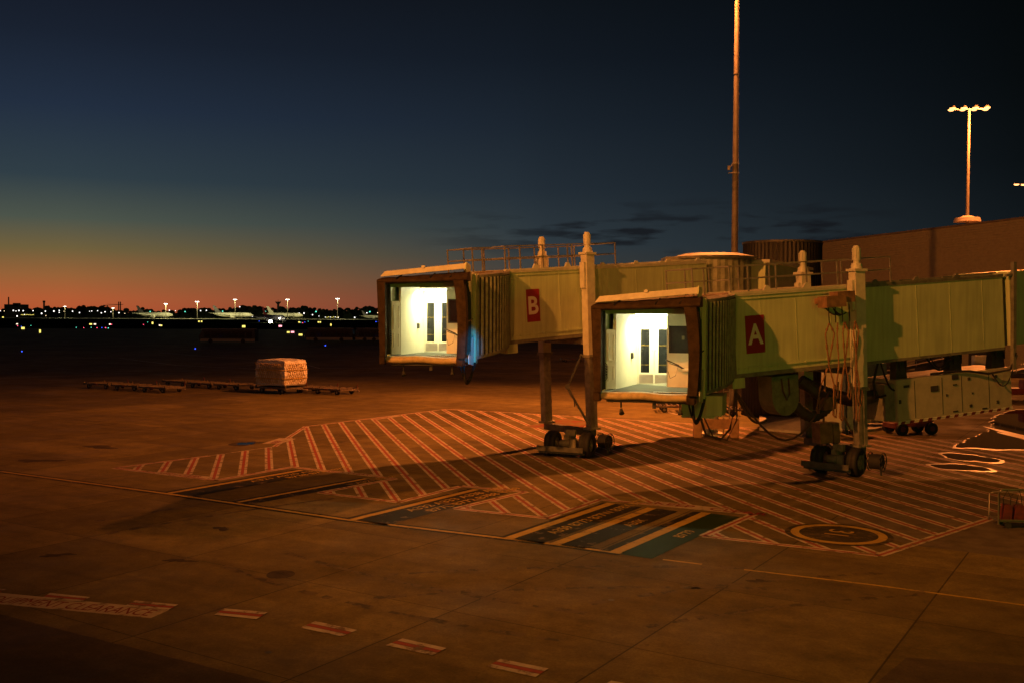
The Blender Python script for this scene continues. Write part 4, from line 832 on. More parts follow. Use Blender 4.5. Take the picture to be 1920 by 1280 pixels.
# ------------------------------------------------------------------ light masts
def mast(name, base, ztop, r0, r1, heads, label, mlamp, zcap=None, near=False, rowdir=(1, .18), group='tall apron light masts'):
    t = thing(name, label, 'light mast', base, group); base = Vector(base); b = MB()
    k = 4
    for i in range(k):
        f0_, f1_ = i / k, (i + 1) / k; z0_, z1_ = base.z + (ztop - base.z) * f0_, base.z + (ztop - base.z) * f1_; ra = r0 + (r1 - r0) * f0_; rb_ = r0 + (r1 - r0) * f1_
        b.cyl((base.x, base.y, z0_), (base.x, base.y, z1_), ra * 1.02, rb_ * .98, 20, True)
        b.cyl((base.x, base.y, z1_ - .06), (base.x, base.y, z1_ + .03), rb_ * 1.06, n=20)
    b.build('pole', mat('mast_galvanised', (.17, .155, .13), .6, .2, var=.2), t, org=base)
    if near:
        b = MB(); zc = PY(1376, 316, 66).z
        for dz_ in (-.3, .3): b.cyl((base.x, base.y, zc + dz_ - .04), (base.x, base.y, zc + dz_ + .04), .24, n=20)
        b.bar((base.x - .2, base.y, zc - .3), (base.x - .5, base.y, zc - .32), .05); b.bar((base.x - .2, base.y, zc + .25), (base.x - .4, base.y, zc + .02), .05); b.box((base.x - .52, base.y - .08, zc - .12), (base.x - .36, base.y + .08, zc + .16)); b.build('pole_clamp', STEEL, t, org=base)
    if zcap: b = MB(); b.cyl((base.x, base.y, zcap - .5), (base.x, base.y, zcap), 1.6, 1.5, 28); b.cyl((base.x, base.y, zcap), (base.x, base.y, zcap + .25), 1.1, .5, 24); b.build('base_cap', mat('pavement_concrete', (.4, .37, .33)), t, org=base)
    rd = Vector((rowdir[0], rowdir[1], 0)).normalized(); w_ = heads[1]; b = MB(); b.bar(base.lerp(base, 0) + rd * -w_ + Vector((0, 0, ztop - base.z)), base + rd * w_ + Vector((0, 0, ztop - base.z)), .12); b.build('cross_arm', STEEL, t, org=base)
    n_ = heads[0]
    for i in range(n_):
        s_ = -w_ + 2 * w_ * i / max(1, n_ - 1)
        for yy in ((-.5, .5) if heads[3] else (0,)):
            c = Vector((base.x, base.y, ztop)) + rd * s_ + Vector((.25 * yy, yy, .05)); b = MB(); b.cyl(c + V((0, 0, .02)), c + V((0, 0, .28)), heads[2] * 1.05, heads[2] * .5, 14); hd = b.build('lamp_head', DARK, t, org=base)
            b = MB(); b.ball(c, heads[2], .8, .5, 12, 6); b.build('lamp_glass', mlamp, hd, org=base)
    return t
mast('light_mast', (MAST.x, MAST.y, 0), 29.6, .27, .13, (4, 1.9, .34, True), 'tall bare steel light mast rising out of frame behind the rear bridge', LAMPO, near=True)
pm = PY(1817, 205, 125); mast('light_mast', (pm.x, pm.y, 0), pm.z, .27, .17, (4, 2.05, .40, True), 'light mast with a row of glowing orange lamps above the terminal roof', LAMPO, zcap=PY(1812, 409, 125).z, rowdir=(1, -.12))
pm2 = PY(1925, 347, 185); mast('light_mast', (pm2.x, pm2.y, 0), pm2.z, .3, .2, (4, 2.1, .5, False), 'distant light mast with orange lamps cut by the right edge', LAMPO)
FAR = [(122, 575, 597), (212, 578, 597), (311, 570, 597), (370, 566, 597), (441, 562, 597.4), (539, 562, 597.8), (633, 560.5, 598)]
names = ['leftmost of the far floodlight masts, left of the crane', 'far floodlight mast just right of the crane and left of the first parked aircraft', 'far floodlight mast rising above the nose of the leftmost parked aircraft', 'far floodlight mast standing between the two left parked aircraft', 'far floodlight mast over the second parked aircraft', 'far floodlight mast beside the control tower', 'rightmost far floodlight mast, right of the parked aircraft']
for i, (x, y, yb) in enumerate(FAR):
    gp = PY(x, yb, 1340); tp = PY(x, y, 1340)
    mast('floodlight_mast', (gp.x, 1340, 0), tp.z, .4, .3, (3, 1.7 if i > 1 else 1.1, .75 if i > 1 else .6, False), names[i], LAMPW, group='floodlight masts on the far apron')
    lamp('far_apron_light', 'POINT', (gp.x, 1335, tp.z - 1.5), 42000 if i > 1 else 10000, (1, .86, .36), 1.)
MB().add([(-800, 1230, .02), (400, 1230, .02), (400, 1480, .02), (-800, 1480, .02)], [(0, 1, 2, 3)]).build('far_apron', mat('far_concrete', (.42, .41, .34), .85, var=.1, scale=.02, spec=.1), kind='structure')

# ------------------------------------------------------------------ aircraft
def aircraft(px, py, D, ln, heading, label, taildark=True, fin=(.06, .06, .08), light=False, group='aircraft on the far apron'):
    g = PY(px, py, D); base = Vector((g.x, D, 0)); t = thing('aircraft', label, 'aircraft', base, group)
    M = Matrix.Translation(base) @ Matrix.Rotation(heading, 4, 'Z') @ Matrix.Scale(ln / 57., 4)
    b = MB(M); n = 16; prof = [(-28.5, .3, 6.6), (-25, 1.0, 6.2), (-19, 2.1, 5.6), (-13, 2.8, 5.1), (-4, 2.9, 5), (12, 2.9, 5), (20, 2.8, 5), (24, 2.3, 4.9), (26.8, 1.5, 4.6), (28.5, .3, 4.3)]; vs = []
    for x, r_, z in prof:
        for i in range(n): a = 2 * math.pi * i / n; vs.append((x, r_ * math.cos(a), z + r_ * math.sin(a)))
    b.add(vs, [(j * n + i, j * n + (i + 1) % n, (j + 1) * n + (i + 1) % n, (j + 1) * n + i) for j in range(len(prof) - 1) for i in range(n)], True); fu = b.build('fuselage', PLW, t, org=base)
    b = MB(M); b.add([(26.2, -1.1, 5.7), (26.2, 1.1, 5.7), (25.2, 1.5, 6.2), (25.2, -1.5, 6.2)], [(0, 1, 2, 3)]); b.build('cockpit_window', GLASS, fu, org=base)
    for s_ in (-1, 1):
        b = MB(M); b.hexa([(6, s_ * 2, 3.6), (-5, s_ * 2, 3.6), (-12.5, s_ * 29, 6.4), (-9.5, s_ * 29, 6.4)], [(6, s_ * 2, 4.5), (-5, s_ * 2, 4.4), (-12.5, s_ * 29, 6.6), (-9.5, s_ * 29, 6.6)]); b.build('wing', PLW, t, org=base)
        b = MB(M); b.hexa([(-21, s_ * 1, 6.3), (-26, s_ * 1, 6.3), (-28.5, s_ * 9.5, 7.1), (-26, s_ * 9.5, 7.1)], [(-21, s_ * 1, 6.8), (-26, s_ * 1, 6.7), (-28.5, s_ * 9.5, 7.3), (-26, s_ * 9.5, 7.3)]); b.build('tailplane', PLW, t, org=base)
        b = MB(M); b.cyl((1.5, s_ * 9.5, 2.6), (7, s_ * 9.5, 2.6), 1.2, 1.75, 14); b.bar((2, s_ * 9.5, 4), (5.5, s_ * 9.5, 4), .4, 1.2); b.build('engine', PLW, t, org=base)
        b = MB(M); b.cyl((-2, s_ * 3.6, 1), (-2, s_ * 3.6, 4), .25, n=8)
        for x in (-3, -1): b.cyl((x, s_ * 3.1, .7), (x, s_ * 4.1, .7), .7, n=12)
        b.build('landing_gear', DARK, t, org=base)
    b = MB(M); b.cyl((22, -.3, .55), (22, .3, .55), .55, n=12); b.cyl((22, 0, .5), (22, 0, 3), .18, n=8); b.build('landing_gear', DARK, t, org=base)
    b = MB(M); b.hexa([(-16, -.25, 7.2), (-24.5, -.25, 7.0), (-24.5, .25, 7.0), (-16, .25, 7.2)], [(-25.6, -.1, 16.6), (-29, -.1, 16.6), (-29, .1, 16.6), (-25.6, .1, 16.6)]); b.build('tail_fin', mat('fin_%d' % (fin[0] * 1000), fin, .4, var=.2), t, org=base)
    return t, M
aircraft(290, 597, 1372, 60, R(-18), 'leftmost parked white airliner with a dark tail on the far apron')
aircraft(437, 597.5, 1372, 62, R(-14), 'second parked white airliner, left of the taxiing aircraft')
aircraft(534, 598, 1378, 60, R(-22), 'parked white airliner half hidden behind the taxiing aircraft', fin=(.5, .5, .44))
aircraft(702, 598, 1378, 40, R(-22), 'small parked airliner just left of the rear bridge cab')
ta, TM = aircraft(513, 605, 770, 42, R(-52), 'dark aircraft taxiing towards the camera with a bright landing light', fin=(.4, .03, .04), group='aircraft on the far apron')
for o in ta.children:
    if o.name.split('.')[0] in ('fuselage', 'wing', 'engine', 'tailplane'): o.data.materials[0] = PLD
for (px_, py_, r_) in ((507, 603, 1.3), (524.5, 597, .55)):
    q = PY(px_, py_, 752); b = MB(); b.ball(q, r_); b.build('landing_light', mat('headlight_glow', (1, 1, 1), emit=(1, .92, .62), estr=40), ta, org=q)
lamp('landing_light_glow', 'POINT', PY(507, 603, 745), 22000, (1, .85, .45), .4)

# ------------------------------------------------------------------ horizon: trees, towers, crane, city lights
rnd = random.Random(11); b = MB()
def skyline_h(px):
    s_ = 578 + 3.2 * math.sin(px * .021 + 1) + 2.2 * math.sin(px * .063) + 1.4 * math.sin(px * .17 + 2)
    if 120 < px < 330: s_ += 1.5
    if px < 140: s_ -= 2.5
    if 540 < px < 720: s_ -= 2.5
    return s_
px_ = -120.
while px_ < 1500:
    D = rnd.uniform(1560, 1700); top = PY(px_, skyline_h(px_) + rnd.uniform(-1.5, 3.5), D); r_ = rnd.uniform(5, 11)
    zc = top.z - r_ * .75
    for k_ in range(7):
        b.ball((top.x + rnd.uniform(-.8, .8) * r_, D + rnd.uniform(-6, 6), zc + rnd.uniform(-.5, .55) * r_), r_ * rnd.uniform(.25, .6), 1, rnd.uniform(.5, .9), 7, 4)
    b.hexa([(top.x - r_ * 1.3, D + 2, 0), (top.x + r_ * 1.3, D + 2, 0), (top.x + r_ * 1.3, D + 8, 0), (top.x - r_ * 1.3, D + 8, 0)], [(top.x - r_, D + 2, zc), (top.x + r_, D + 2, zc), (top.x + r_, D + 8, zc), (top.x - r_, D + 8, zc)])
    px_ += rnd.uniform(3, 7)
o = b.build('treeline', TREE, kind='stuff'); tag(o, 'dark far-off belt of trees along the horizon', 'trees')
def sil(name, label, cat, parts, m=SIL):
    t0 = parts[0][1].v[0]; t = thing(name, label, cat, (t0.x, t0.y, 0))
    for nme, mb in parts: mb.build(nme, m, t, org=(t0.x, t0.y, 0))
def sbox(x0, y0, x1, y1, D, dp=8): a = PY(x0, y1, D); c = PY(x1, y0, D); return ((a.x, D, a.z), (c.x, D + dp, c.z))
D = 1540
a_, c_ = sbox(8, 571, 36, 600, D, 30); b = MB(); b.box((a_[0], a_[1], 0), c_); b2 = MB(); p = PY(13, 557, D); b2.cyl((p.x, D + 5, 0), (p.x, D + 5, p.z), 1.3, .9, 10); b3 = MB(); a_, c_ = sbox(24, 568.5, 34, 575, D); b3.box(a_, c_)
sil('factory_building', 'dark factory block with one chimney at the far left horizon', 'building', [('wall', b), ('chimney', b2), ('roof_plant', b3)])
p = PY(82.5, 564, D); b = MB(); b.cyl((p.x, D, 0), (p.x, D, p.z), 1.7, 1.3, 12); b.cyl((p.x, D, p.z - 3), (p.x, D, p.z), 1.9, n=12); tag(b.build('chimney', SIL, org=(p.x, D, 0)), 'single stout dark chimney on the left horizon', 'chimney')
for i, x in enumerate((222.5, 225.8)):
    p = PY(x, 566, D); b = MB(); b.cyl((p.x, D, 0), (p.x, D, p.z), .95, .8, 10); tag(b.build('chimney', SIL, org=(p.x, D, 0)), ('left' if i == 0 else 'right') + ' one of the thin twin chimneys near the crane', 'chimney', 'twin chimneys')
b = MB(); p = PY(201, 572, D); q = PY(201, 596, D); b.bar((p.x, D, 0), (p.x, D, p.z), 1.1); b2 = MB(); j0, j1 = PY(195, 572.8, D), PY(231, 571.2, D); b2.bar((j0.x, D, j0.z), (j1.x, D, j1.z), .7); b2.bar((p.x, D, p.z + 1.5), (j1.x, D, j1.z), .25); b2.box((j0.x - 1, D - 1, j0.z - 1.5), (j0.x + 2, D + 1, j0.z + .5)); sil('tower_crane', 'dark tower crane with a long jib on the left horizon', 'crane', [('tower', b), ('jib', b2)])
p = PY(521.5, 568, D); b = MB(); b.cyl((p.x, D, 0), (p.x, D, p.z - 1.5), 1.9, 1.7, 12); b2 = MB(); b2.cyl((p.x, D, p.z - 2), (p.x, D, p.z + 1), 2.2, 4.4, 12); b2.cyl((p.x, D, p.z + 1), (p.x, D, p.z + 1.6), 4.6, n=12); b3 = MB(); b3.cyl((p.x, D, p.z + 1.5), (p.x, D, p.z + 5), .25, n=6); b3.cyl((p.x - 3.5, D, p.z + 1.5), (p.x - 3.5, D, p.z + 3), .2, n=6); b3.cyl((p.x + 3.5, D, p.z + 1.5), (p.x + 3.5, D, p.z + 3), .2, n=6)
sil('control_tower', 'airport control tower silhouetted above the taxiing aircraft', 'tower', [('shaft', b), ('cabin', b2), ('antenna', b3)])
def light(px, py, D, r_, m, name, label, group):
    q = PY(px, py, D); b = MB(); b.ball((0, 0, 0), r_, 1, 1, 8, 5); o = b.build(name, m); o.location = q; return tag(o, label, 'light', group)
proto = {}
def lt(px, py, D, r_, m, name, label, group):
    k = (m.name, name, round(r_, 1))
    if k in proto:
        o = proto[k].copy(); sc.collection.objects.link(o); o.location = PY(px, py, D); return o
    proto[k] = light(px, py, D, r_, m, name, label, group); return proto[k]
for (x, y, s_) in ((0, 583, .9), (25, 582.5, 1), (30, 583.5, .7), (35.5, 582.5, 1), (43.5, 583, .9), (62, 583, .8), (78, 588, 1.1), (85, 584, .9), (101, 583.7, 1.1), (111, 582.3, .8), (111, 586, .8), (136, 584, .9), (149, 586.5, .9), (168, 584, .6), (172, 583.5, .7), (183, 583, .7), (190, 587, .9), (197, 585, .9), (223, 586.7, 1), (32, 593, 1), (317.5, 582, .9), (329, 583, .6), (376, 582.8, .9), (387, 582.4, .9), (473, 593.5, .9), (561, 587.5, .7), (570, 587.5, 1), (586, 590.5, .9), (598, 593, .6), (634, 595.5, .8), (665, 595.5, 1), (688, 587, .8), (714, 595.5, .9), (449.5, 575.5, .8), (208, 585, .7), (46, 590, .6)):
    lt(x, y, 1500, s_, CITY, 'city_light', 'small white city light glowing in the dark skyline', 'white lights along the skyline')
for (x, y, s_) in ((8, 583.5, .6), (86, 592, .6), (234, 588, .6), (684, 592.8, .7), (708, 586.8, .7), (262, 586, .5), (120, 584, .5)):
    lt(x, y, 1500, s_, CITYW, 'city_light', 'small warm orange city light in the dark skyline', 'warm lights along the skyline')
for (x, y, s_) in ((281.5, 584.6, .9), (347, 584.6, .9), (417.5, 584, .9), (497.5, 584.5, 1), (592.5, 584.5, 1.1), (693.5, 584.7, 1)):
    lt(x, y, 1500, s_, GRN, 'city_light', 'small green light glowing in the dark skyline', 'green lights along the skyline')
for k_ in range(11):
    lt(40 + k_ * 2.3, 590.4 + .25 * math.sin(k_), 1450, .5, YEL, 'building_light', 'one of a row of tiny yellow lights on a low far building', 'row of lights on a low far building')
for k_ in range(9):
    lt(610 + k_ * 3.1, 594.8 + .5 * math.sin(k_ * 2), 1420, .55, YEL if k_ % 3 else CITY, 'building_light', 'one of a row of tiny yellow lights on a low far building' if k_ % 3 else 'one of the small pale lights by the right far floodlight mast', 'row of lights on a low far building' if k_ % 3 else 'pale lights by the right far mast')
# lit taxiway signs (box on two legs, glowing face)
SIGNS = [(43, 615.3, 6, 4, 1), (75, 621, 3, 6, 0), (32, 607.5, 3, 2, 2), (170, 607.8, 5, 2.6, 0), (178, 607.8, 4, 2.2, 2), (206, 608, 3, 2.4, 2), (286, 605.7, 3, 4, 0), (299.5, 610, 3, 2.2, 2), (302.5, 610.2, 3, 2.6, 0), (373, 602.7, 2.6, 2.6, 0), (378, 602.7, 2.6, 2.6, 0), (457, 612, 6, 4, 0), (525.5, 611.3, 6, 3.2, 3), (540.5, 622.8, 5, 3, 0), (548.5, 622.5, 6, 3.2, 3), (563.5, 627.6, 7, 3.4, 0), (561, 604, 3.4, 2.2, 0), (597, 604, 2.6, 2.4, 0), (600.5, 604, 2.6, 2.4, 0), (620.5, 609, 2.4, 4, 0), (5.5, 595, 3, 2, 0)]
PNK = mat('pink_sign_glow', (1, 1, 1), emit=(1, .35, .40), estr=2.2); WSG = mat('pale_sign_glow', (1, 1, 1), emit=(1, .75, .55), estr=2)
for (x, y, w_, h_, c_) in SIGNS:
    g = G(x, y + h_ / 2 + 2.2) if y > 600 else PY(x, y, 1200); Dg = min(g.y, 1000) if y < 606 else g.y
    p0, p1 = PY(x - w_ / 2, y + h_ / 2, Dg), PY(x + w_ / 2, y - h_ / 2, Dg)
    c0 = {0: 'yellow', 1: 'bright yellow', 2: 'pale', 3: 'pink'}[c_]; t = thing('taxiway_sign', 'small glowing %s taxiway sign standing on the dark airfield' % c0, 'sign', ((p0.x + p1.x) / 2, Dg, 0), '%s lit taxiway signs' % c0)
    b = MB(); b.box((p0.x - .08, Dg + .02, p0.z - .08), (p1.x + .08, Dg + .35, p1.z + .08))
    for xx in (p0.x + .1, p1.x - .16): b.box((xx, Dg + .1, 0), (xx + .06, Dg + .2, p0.z))
    b.build('sign_box', DARK, t, org=((p0.x + p1.x) / 2, Dg, 0)); b = MB(); b.box((p0.x, Dg - .02, p0.z), (p1.x, Dg + .018, p1.z)); b.build('sign_face', [YEL, YEL, WSG, PNK][c_], t, org=((p0.x + p1.x) / 2, Dg, 0))
def taxi_light(x, y, m, c0, r_=1):
    g = G(x, y); rr = g.y / FP * r_; t = thing('taxiway_light', 'tiny %s taxiway edge light on the dark airfield' % c0, 'light', (g.x, g.y, 0), '%s taxiway lights' % c0)
    b = MB(); b.cyl(g, g + V((0, 0, rr)), rr * .35, n=8); b.build('light_stem', DARK, t, org=g); b = MB(); b.ball(g + V((0, 0, rr * 1.4)), rr, 1, 1, 8, 5); b.build('light_bulb', m, t, org=g)
for x, y, r_ in ((41, 660, 1.2), (366, 655, 1.2), (610, 649, 1.2), (191, 615.5, .8), (40, 613, .7), (571.5, 605, .7), (705, 604.5, .9), (710, 604.5, .9), (486, 603, .7)): taxi_light(x, y, BLU, 'blue', r_)
for x, y, r_ in ((157, 615.5, .7), (182, 615.5, .7), (198, 616, 1), (209, 609.5, .9), (269, 609.5, .7), (33, 612, .7), (567.5, 606.5, .8)): taxi_light(x, y, REDG, 'red', r_)
for x, y, r_ in ((143, 615, .7), (171, 615, .7), (203, 616.5, .9), (58, 611.5, .6), (564, 605.5, .6), (578, 603.5, .6), (277, 605, .6)): taxi_light(x, y, GRN, 'green', r_)

# ------------------------------------------------------------------ ground equipment on the apron
def dolly(loc, rot, label, group='pallet dollies standing on the apron', k=1.0):
    loc = Vector((loc.x, loc.y, 0)); t = thing('pallet_dolly', label, 'dolly', loc, group); t.rotation_euler = (0, 0, rot)
    def B_(name, mb, m, par=t):
        me = mb.build(name, m); me.parent = par; return me
    b = MB(); b.box((-1.65, -1.2, .38), (1.65, -1.05, .52)); b.box((-1.65, 1.05, .38), (1.65, 1.2, .52))
    for x in (-1.65, -.9, -.1, .7, 1.5): b.box((x, -1.05, .38), (x + .15, 1.05, .50))
    for x in (-1.3, -.5, .3, 1.1): b.cyl((x, -1.05, .50), (x, 1.05, .50), .05, n=8)
    for (x, y) in ((-1.6, -1.2), (1.5, -1.2), (-1.6, 1.1), (1.5, 1.1)): b.box((x, y, .52), (x + .1, y + .1, .64))
    B_('deck_frame', b, mat('dolly_steel', (.16, .13, .10), .55, .3, var=.3))
    for x in (-1.1, 1.1):
        for y in (-.95, .95):
            b = MB(); b.cyl((x, y - .08, .22), (x, y + .08, .22), .22, n=16); wh = B_('wheel', b, RUB); b = MB(); b.cyl((x, y - .09, .22), (x, y + .09, .22), .10, n=10); B_('rim', b, STEEL, wh)
    b = MB(); b.bar((1.65, -.35, .42), (2.5, 0, .38), .06); b.bar((1.65, .35, .42), (2.5, 0, .38), .06); b.bar((2.45, 0, .38), (2.75, 0, .36), .08); B_('tow_bar', b, mat('pale_towbar', (.45, .38, .3), .6)); 
    b = MB(); b.cyl((1.6, 1.1, .5), (1.6, 1.1, .82), .04, n=6); B_('brake_handle', b, REDP); b = MB(); b.box((-.2, -1.24, .40), (.2, -1.2, .52)); B_('reflector', b, REDP)
    return t
r0 = G(195, 734); r1 = G(305, 737)
rowang = math.atan2((G(318, 733) - G(182, 726)).y, (G(318, 733) - G(182, 726)).x)
d0 = dolly(G(199, 727), rowang, 'leftmost empty dolly of the short row at the far left'); d0.scale = (.9, .9, .9)
for i, (x, y, lb) in enumerate(((252, 730.5, 'middle empty dolly of the short row at the far left'), (304, 734, 'right end empty dolly of the short row at the far left'))): dup(d0, Vector((G(x, y).x, G(x, y).y, 0)), lb, rowang)
rw2 = math.atan2((G(470, 727) - G(330, 719)).y, (G(470, 727) - G(330, 719)).x)
for x, y, lb, an in ((344, 722.5, 'empty dolly at the left end of the row behind the wrapped cargo', rw2), (392, 726, 'empty dolly in the middle of the row left of the wrapped cargo', rw2), (442, 729, 'empty dolly nearest the left side of the wrapped cargo', rw2), (592, 735, 'empty dolly touching the right side of the wrapped cargo', rw2), (628, 737.5, 'last empty dolly to the right of the wrapped cargo', rw2),
                     (1072, 678, 'far empty dolly seen between the rear bridge legs', R(4)), (1272, 771, 'empty dolly below the cab of the front bridge', R(-4)), (1340, 777, 'empty dolly behind the hanging cables of the front bridge cab', R(-4))):
    g = G(x, y); dup(d0, Vector((g.x, g.y, 0)), lb, an)
# the loaded dolly and its netted pallet
gc = G(520, 738); gc = Vector((gc.x, gc.y + 1.4, 0)); ca = R(-32)
dup(d0, gc, 'dolly carrying the big wrapped cargo pallet', ca).scale = (1.02, 1.02, 1)
cg = thing('cargo_pallet', 'large plastic wrapped cargo block under a net standing on a dolly', 'cargo', (gc.x, gc.y, .66)); cg.rotation_euler = (0, 0, ca)
bm = bmesh.new(); bmesh.ops.create_cube(bm, size=1); bmesh.ops.subdivide_edges(bm, edges=bm.edges[:], cuts=14, use_grid_fill=True); rr = random.Random(5)
for v in bm.verts:
    x, y, z = v.co; cr = 1 - .05 * max(0, z) ; z2 = z + (.07 * (1 - (2 * x) ** 2) * (1 - .5 * (2 * y) ** 2) if z > .3 else 0)
    bul = 1 + .035 * math.cos(z * 3.1) ; v.co = Vector((x * 3.1 * cr * bul, y * 2.4 * cr * bul, (z2 + .5) * 1.85 + .09)) + Vector((rr.uniform(-.03, .03), rr.uniform(-.03, .03), rr.uniform(-.03, .03)))
me = bpy.data.meshes.new('wrapped_load'); bm.to_mesh(me); bm.free(); me.materials.append(WRAP); o = bpy.data.objects.new('wrapped_load', me); sc.collection.objects.link(o); o.parent = cg
b = MB(); b.box((-1.6, -1.24, .0), (1.6, 1.24, .085)); o = b.build('pallet_base', KICK); o.parent = cg
b = MB()
for zz in (.55, 1.2): b.tube([(-1.64, -1.28, zz), (1.64, -1.28, zz), (1.64, 1.28, zz), (-1.64, 1.28, zz), (-1.64, -1.28, zz)], .03, 5)
for i in range(15):
    for s_ in (-1, 1):
        x0 = -1.6 + i * .23; x1 = x0 + s_ * .7
        if -1.62 < x1 < 1.62: b.tube([(x0, -1.29, .15), (x1, -1.27, 1.75)], .02, 4)
for i in range(11):
    for s_ in (-1, 1):
        y0 = -1.25 + i * .24; y1 = y0 + s_ * .7
        if -1.26 < y1 < 1.26: b.tube([(1.65, y0, .15), (1.62, y1, 1.75)], .02, 4); b.tube([(-1.65, y0, .15), (-1.62, y1, 1.75)], .012, 4)
o = b.build('cargo_net', YELP); o.parent = cg
# dark apron buses
def bus(x0, x1, yb, D, label):
    a = PY(x0, yb, D); c = PY(x1, yb, D); wd = c.x - a.x; base = V(((a.x + c.x) / 2, D, 0)); t = thing('apron_bus', label, 'bus', base, 'apron buses parked in the dark'); h_ = 3.0
    b = MB(); b.prism([V((a.x + .4, D, .35)), V((c.x, D, .35)), V((c.x, D, h_)), V((a.x + .9, D, h_)), V((a.x + .05, D, 1.2))], (0, 2.9, 0)); b.build('body', mat('bus_dark', (.012, .012, .014), .25, var=.2), t, org=base)
    b = MB(); b.box((a.x + .4, D - .03, .34), (c.x, D - .003, .95)); b.build('skirt_panel', mat('bus_pale', (.30, .29, .22), .5, var=.1), t, org=base)
    n_ = max(4, int(wd / 1.7))
    for i in range(n_):
        b = MB(); w0_ = a.x + 1.3 + (wd - 1.8) * i / n_; b.box((w0_, D - .03, 1.15), (w0_ + (wd - 1.8) / n_ - .14, D - .004, 2.6)); b.build('window', GLASS, t, org=base)
    b = MB(); b.prism([V((a.x + .0, D + .15, 1.3)), V((a.x + .0, D + 2.75, 1.3)), V((a.x + .75, D + 2.75, 2.8)), V((a.x + .75, D + .15, 2.8))], (-.03, 0, -.01)); b.build('windscreen', GLASS, t, org=base)
    for xx in (a.x + 2.6, c.x - 2.6):
        b = MB(); b.cyl((xx, D - .05, .48), (xx, D + .3, .48), .48, n=18); b.build('wheel', RUB, t, org=base)
    b = MB(); b.box((a.x + .5, D + .2, h_), (c.x - .2, D + 2.7, h_ + .12)); b.build('roof', mat('roof_grey', (.2, .2, .2), .6), t, org=base)
bus(372, 478, 644, 215, 'left dark apron bus with a pale skirt parked beyond the dollies')
bus(571, 661, 640, 232, 'dark apron bus parked left of the rear bridge cab'); bus(663, 722, 640, 234, 'dark apron bus partly behind the rear bridge cab')
# red tow tractor under the air unit
g = G(1705, 812); tt = thing('baggage_tractor', 'low red tractor standing behind and under the air unit', 'tractor', (g.x, g.y, 0)); Mx = Matrix.Translation((g.x, g.y, 0)) @ Matrix.Rotation(R(12), 4, 'Z')
b = MB(Mx); b.box((-1.1, -.5, .42), (1.2, .5, .62), bev=.03); b.box((.2, -.48, .62), (1.15, .48, 1.0), bev=.05); b.box((-1.25, -.55, .35), (-1.1, .55, .6)); b.build('chassis', REDP, tt, org=g)
b = MB(Mx); b.box((-.5, -.35, .62), (0, .35, .8), bev=.03); b.box((-.6, -.35, .7), (-.5, .35, 1.2), bev=.02); b.build('seat', DARK, tt, org=g)
for x in (-.85, .9):
    for y in (-.6, .6):
        b = MB(Mx); b.cyl((x, y - .12, .32), (x, y + .12, .32), .32, n=20); wh = b.build('wheel', RUB, tt, org=g); b = MB(Mx); b.cyl((x, y - .13, .32), (x, y + .13, .32), .15, n=12); b.build('rim', REDP, wh, org=g)
# white cabinet far below A, and small equipment seen under the tunnel
def small_box(px, py, D, w_, h_, m, name, label, cat):
    p = PY(px, py, D); t = thing(name, label, cat, (p.x, D, 0)); b = MB(); b.box((p.x - w_ / 2, D, .25), (p.x + w_ / 2, D + .7, h_), bev=.03); b.build('cabinet_body', m, t, org=(p.x, D, 0))
    b = MB(); b.box((p.x - w_ / 2 + .06, D - .02, .4), (p.x - .02, D - .002, h_ - .12)); b.box((p.x + .02, D - .02, .4), (p.x + w_ / 2 - .06, D - .002, h_ - .12)); b.build('cabinet_door', m, t, org=(p.x, D, 0))
    b = MB(); b.box((p.x - w_ / 2 + .05, D + .1, 0), (p.x - w_ / 2 + .2, D + .6, .25)); b.box((p.x + w_ / 2 - .2, D + .1, 0), (p.x + w_ / 2 - .05, D + .6, .25)); b.build('cabinet_foot', DARK, t, org=(p.x, D, 0))
small_box(1843, 690, 95, 1.6, 2.6, WHT, 'electrical_cabinet', 'white electrical cabinet standing beyond the air unit', 'cabinet')
small_box(1636, 700, 76, 2.2, 2.7, mat('teal_paint', (.12, .2, .19), .6, var=.2), 'storage_container', 'small teal container behind the front bridge column', 'container')
small_box(1625, 770, 56, 2.8, 2.5, WHT, 'ground_power_unit', 'pale ground power unit on the pavement right of the column', 'power unit')
small_box(1563, 770, 52, .9, 4.3, WHT, 'service_cabinet', 'tall white service cabinet behind the hanging ducts', 'cabinet')
small_box(1596, 770, 52.5, .6, 4.0, MATS['teal_paint'], 'service_cabinet', 'tall teal service cabinet beside the white one', 'cabinet')
# belt loader, seen under A at the right
for k_, (px__, D_, lb) in enumerate(((1740, 88, 'red and dark belt loader under the front bridge tunnel'), (1905, 74, 'red belt loader at the right edge beyond the puddle'))):
    p = PY(px__, 700, D_); t = thing('belt_loader', lb, 'belt loader', (p.x, D_, 0), 'belt loaders beyond the front bridge'); org = (p.x, D_, 0)
    b = MB(); b.box((p.x - 1.9, D_, .5), (p.x + 1.9, D_ + 1.8, .95), bev=.05); b.box((p.x + .6, D_, .95), (p.x + 1.6, D_ + .8, 1.6), bev=.05); b.build('chassis', REDP, t, org=org)
    b = MB(); b.bar((p.x - 3.2, D_ + 1.3, 1.3), (p.x + 3.1, D_ + 1.3, 2.7), .8, .25); b.build('conveyor', DARK, t, org=org); b = MB(); b.bar((p.x - 3.1, D_ + .85, 1.8), (p.x + 3.0, D_ + .85, 3.2), .05)
    for i in range(6): b.bar((p.x - 3 + i * 1.15, D_ + .85, 1.3 + i * .26), (p.x - 3 + i * 1.15, D_ + .85, 1.85 + i * .26), .04)
    b.build('handrail', STEEL, t, org=org)
    for x in (-1.3, 1.3):
        b = MB(); b.cyl((p.x + x, D_ - .1, .4), (p.x + x, D_ + .2, .4), .4, n=18); b.build('wheel', RUB, t, org=org)
